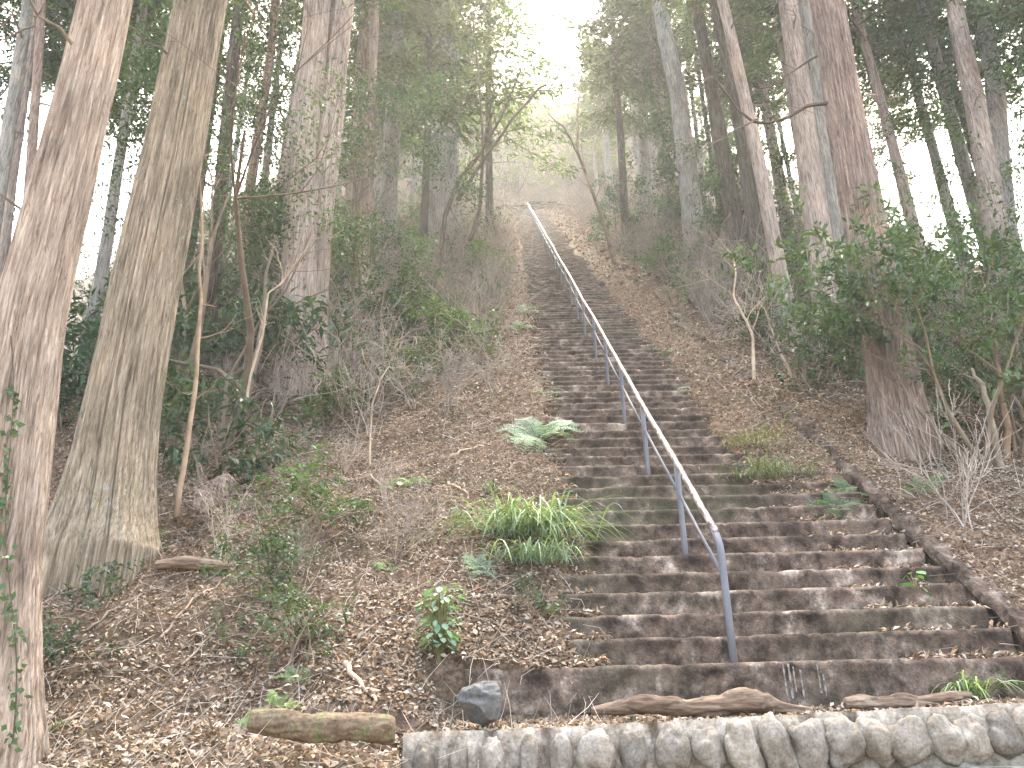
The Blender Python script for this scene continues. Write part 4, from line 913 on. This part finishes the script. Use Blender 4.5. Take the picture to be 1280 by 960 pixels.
for (n, x0, x1, y0, y1, l0, l1, rad) in ((3400, -4.6, .55, 3.8, 9.5, .08, .45, .0026), (1500, 2.7, 6, 5.9, 10, .08, .4, .0028), (2200, -5, .5, 9.5, 16, .15, .7, .004), (1400, 3.2, 8, 10, 18, .15, .7, .0045)):
    x = r.uniform(x0, x1, n); y = r.uniform(y0, y1, n); m = ~((x > WL) & (y < wall_y(x))); x, y = x[m], y[m]; z = ground(x, y)
    for i in range(len(x)):
        l = r.uniform(l0, l1); a = r.uniform(0, 6.28); p = np.array([x[i], y[i], z[i] + .008]); d = np.array([math.cos(a), math.sin(a), .75 * math.sin(a) + r.normal() * .3])
        P = np.array([p, p + d * l * .5 + r.normal(size=3) * l * .07, p + d * l]); V, q = tube(P, [rad, rad * .8, rad * .4], 3); b.add(V, q, r.uniform(.6, 1.5))
tag(obj('twig_litter', b.mesh('twig_litter', M['twig'])), 'thin dead twigs scattered over the leaf litter', 'twigs', None, 'stuff')
for (a, c, rad, lab) in (((200, 800), (285, 725), 4, 'long thin dead stick on the bank below the furrowed cedar'), ((110, 790), (175, 745), 4, 'straight brown stick on the bank beside the tan cedar'), ((225, 840), (300, 770), 3, 'pale stick lying on the left bank above the mossy log'), ((60, 905), (125, 885), 5, 'cut pale stick on the ground near the tan cedar'), ((425, 590), (480, 602), 4, 'fallen branch on the litter slope left of the bright low fern'), ((560, 600), (585, 622), 4, 'short dead branch beside the bamboo grass'), ((1010, 715), (1130, 668), 4, 'thin bare branch lying across the right ends of the steps'), ((1075, 770), (1095, 700), 3, 'small broken twig propped on the lower right steps'), ((560, 575), (605, 560), 4, 'dead branch on the slope left of the broad pale fern'), ((430, 850), (470, 890), 8, 'mossy stub of branch above the mossy log')):
    A, Cc = gnd(*a), gnd(*c); n = 10; s = np.linspace(0, 1, n)[:, None]; P = A * (1 - s) + Cc * s; P[:, 2] = np.maximum(P[:, 2], ground(P[:, 0], P[:, 1])) + .02; P += rng.normal(size=P.shape) * .008
    r0 = rad * depth(A[1], A[2]) / F_PX / 2; b = MB(); V, q = tube(P - A, np.linspace(r0, r0 * .45, n), 6, True); b.add(V, q, (1.2, 1.05, .9)); tag(obj('fallen_stick', b.mesh('fallen_stick', M['twig'], True), None, tuple(A)), lab, 'stick')

# roots over the dirt bank above the last step
bank = MB(); r = np.random.default_rng(9)
t = thing('exposed_roots', (1.2, YTOP + 1.0, gz(1.2, YTOP + 1.0)), 'tangle of dark roots over the eroded dirt bank above the last step', 'roots')
for k in range(16):
    x = 1.2 + r.uniform(-2.6, 2.6); y = YTOP + 1.5; p = np.array([x, y, gz(x, y) + .1]); P = [p.copy()]
    for s in range(7): p = p + np.array([r.normal() * .35, -.12, -.18 + r.normal() * .08]); P.append(p.copy())
    b = MB(); V, q = tube(np.array(P) - np.array(t.location), np.linspace(.09, .02, 8), 6); b.add(V, q, (.35, .28, .22)); obj('root', b.mesh('root', M['twig'], True), t)

# ------------------------------------------------------------------ haze in the valley air
hz = MB(); x0, x1, y0, y1, z0, z1 = -75, 75, -65, 115, -30, 110
hv = [(x, y, z) for z in (z0, z1) for y in (y0, y1) for x in (x0, x1)]
hz.add(hv, [[0, 2, 3, 1], [4, 5, 7, 6], [0, 1, 5, 4], [2, 6, 7, 3], [0, 4, 6, 2], [1, 3, 7, 5]])
hm = bpy.data.materials.new('haze_air'); hm.use_nodes = True; nt = hm.node_tree; nt.nodes.clear()
out = nt.nodes.new('ShaderNodeOutputMaterial'); pv = nt.nodes.new('ShaderNodeVolumePrincipled')
pv.inputs['Density'].default_value = .0014; pv.inputs['Color'].default_value = (.98, .97, .95, 1); pv.inputs['Anisotropy'].default_value = .45
nt.links.new(pv.outputs[0], out.inputs['Volume'])
tag(obj('haze', hz.mesh('haze', hm)), 'pale mist hanging among the far trees', 'haze', None, 'stuff')
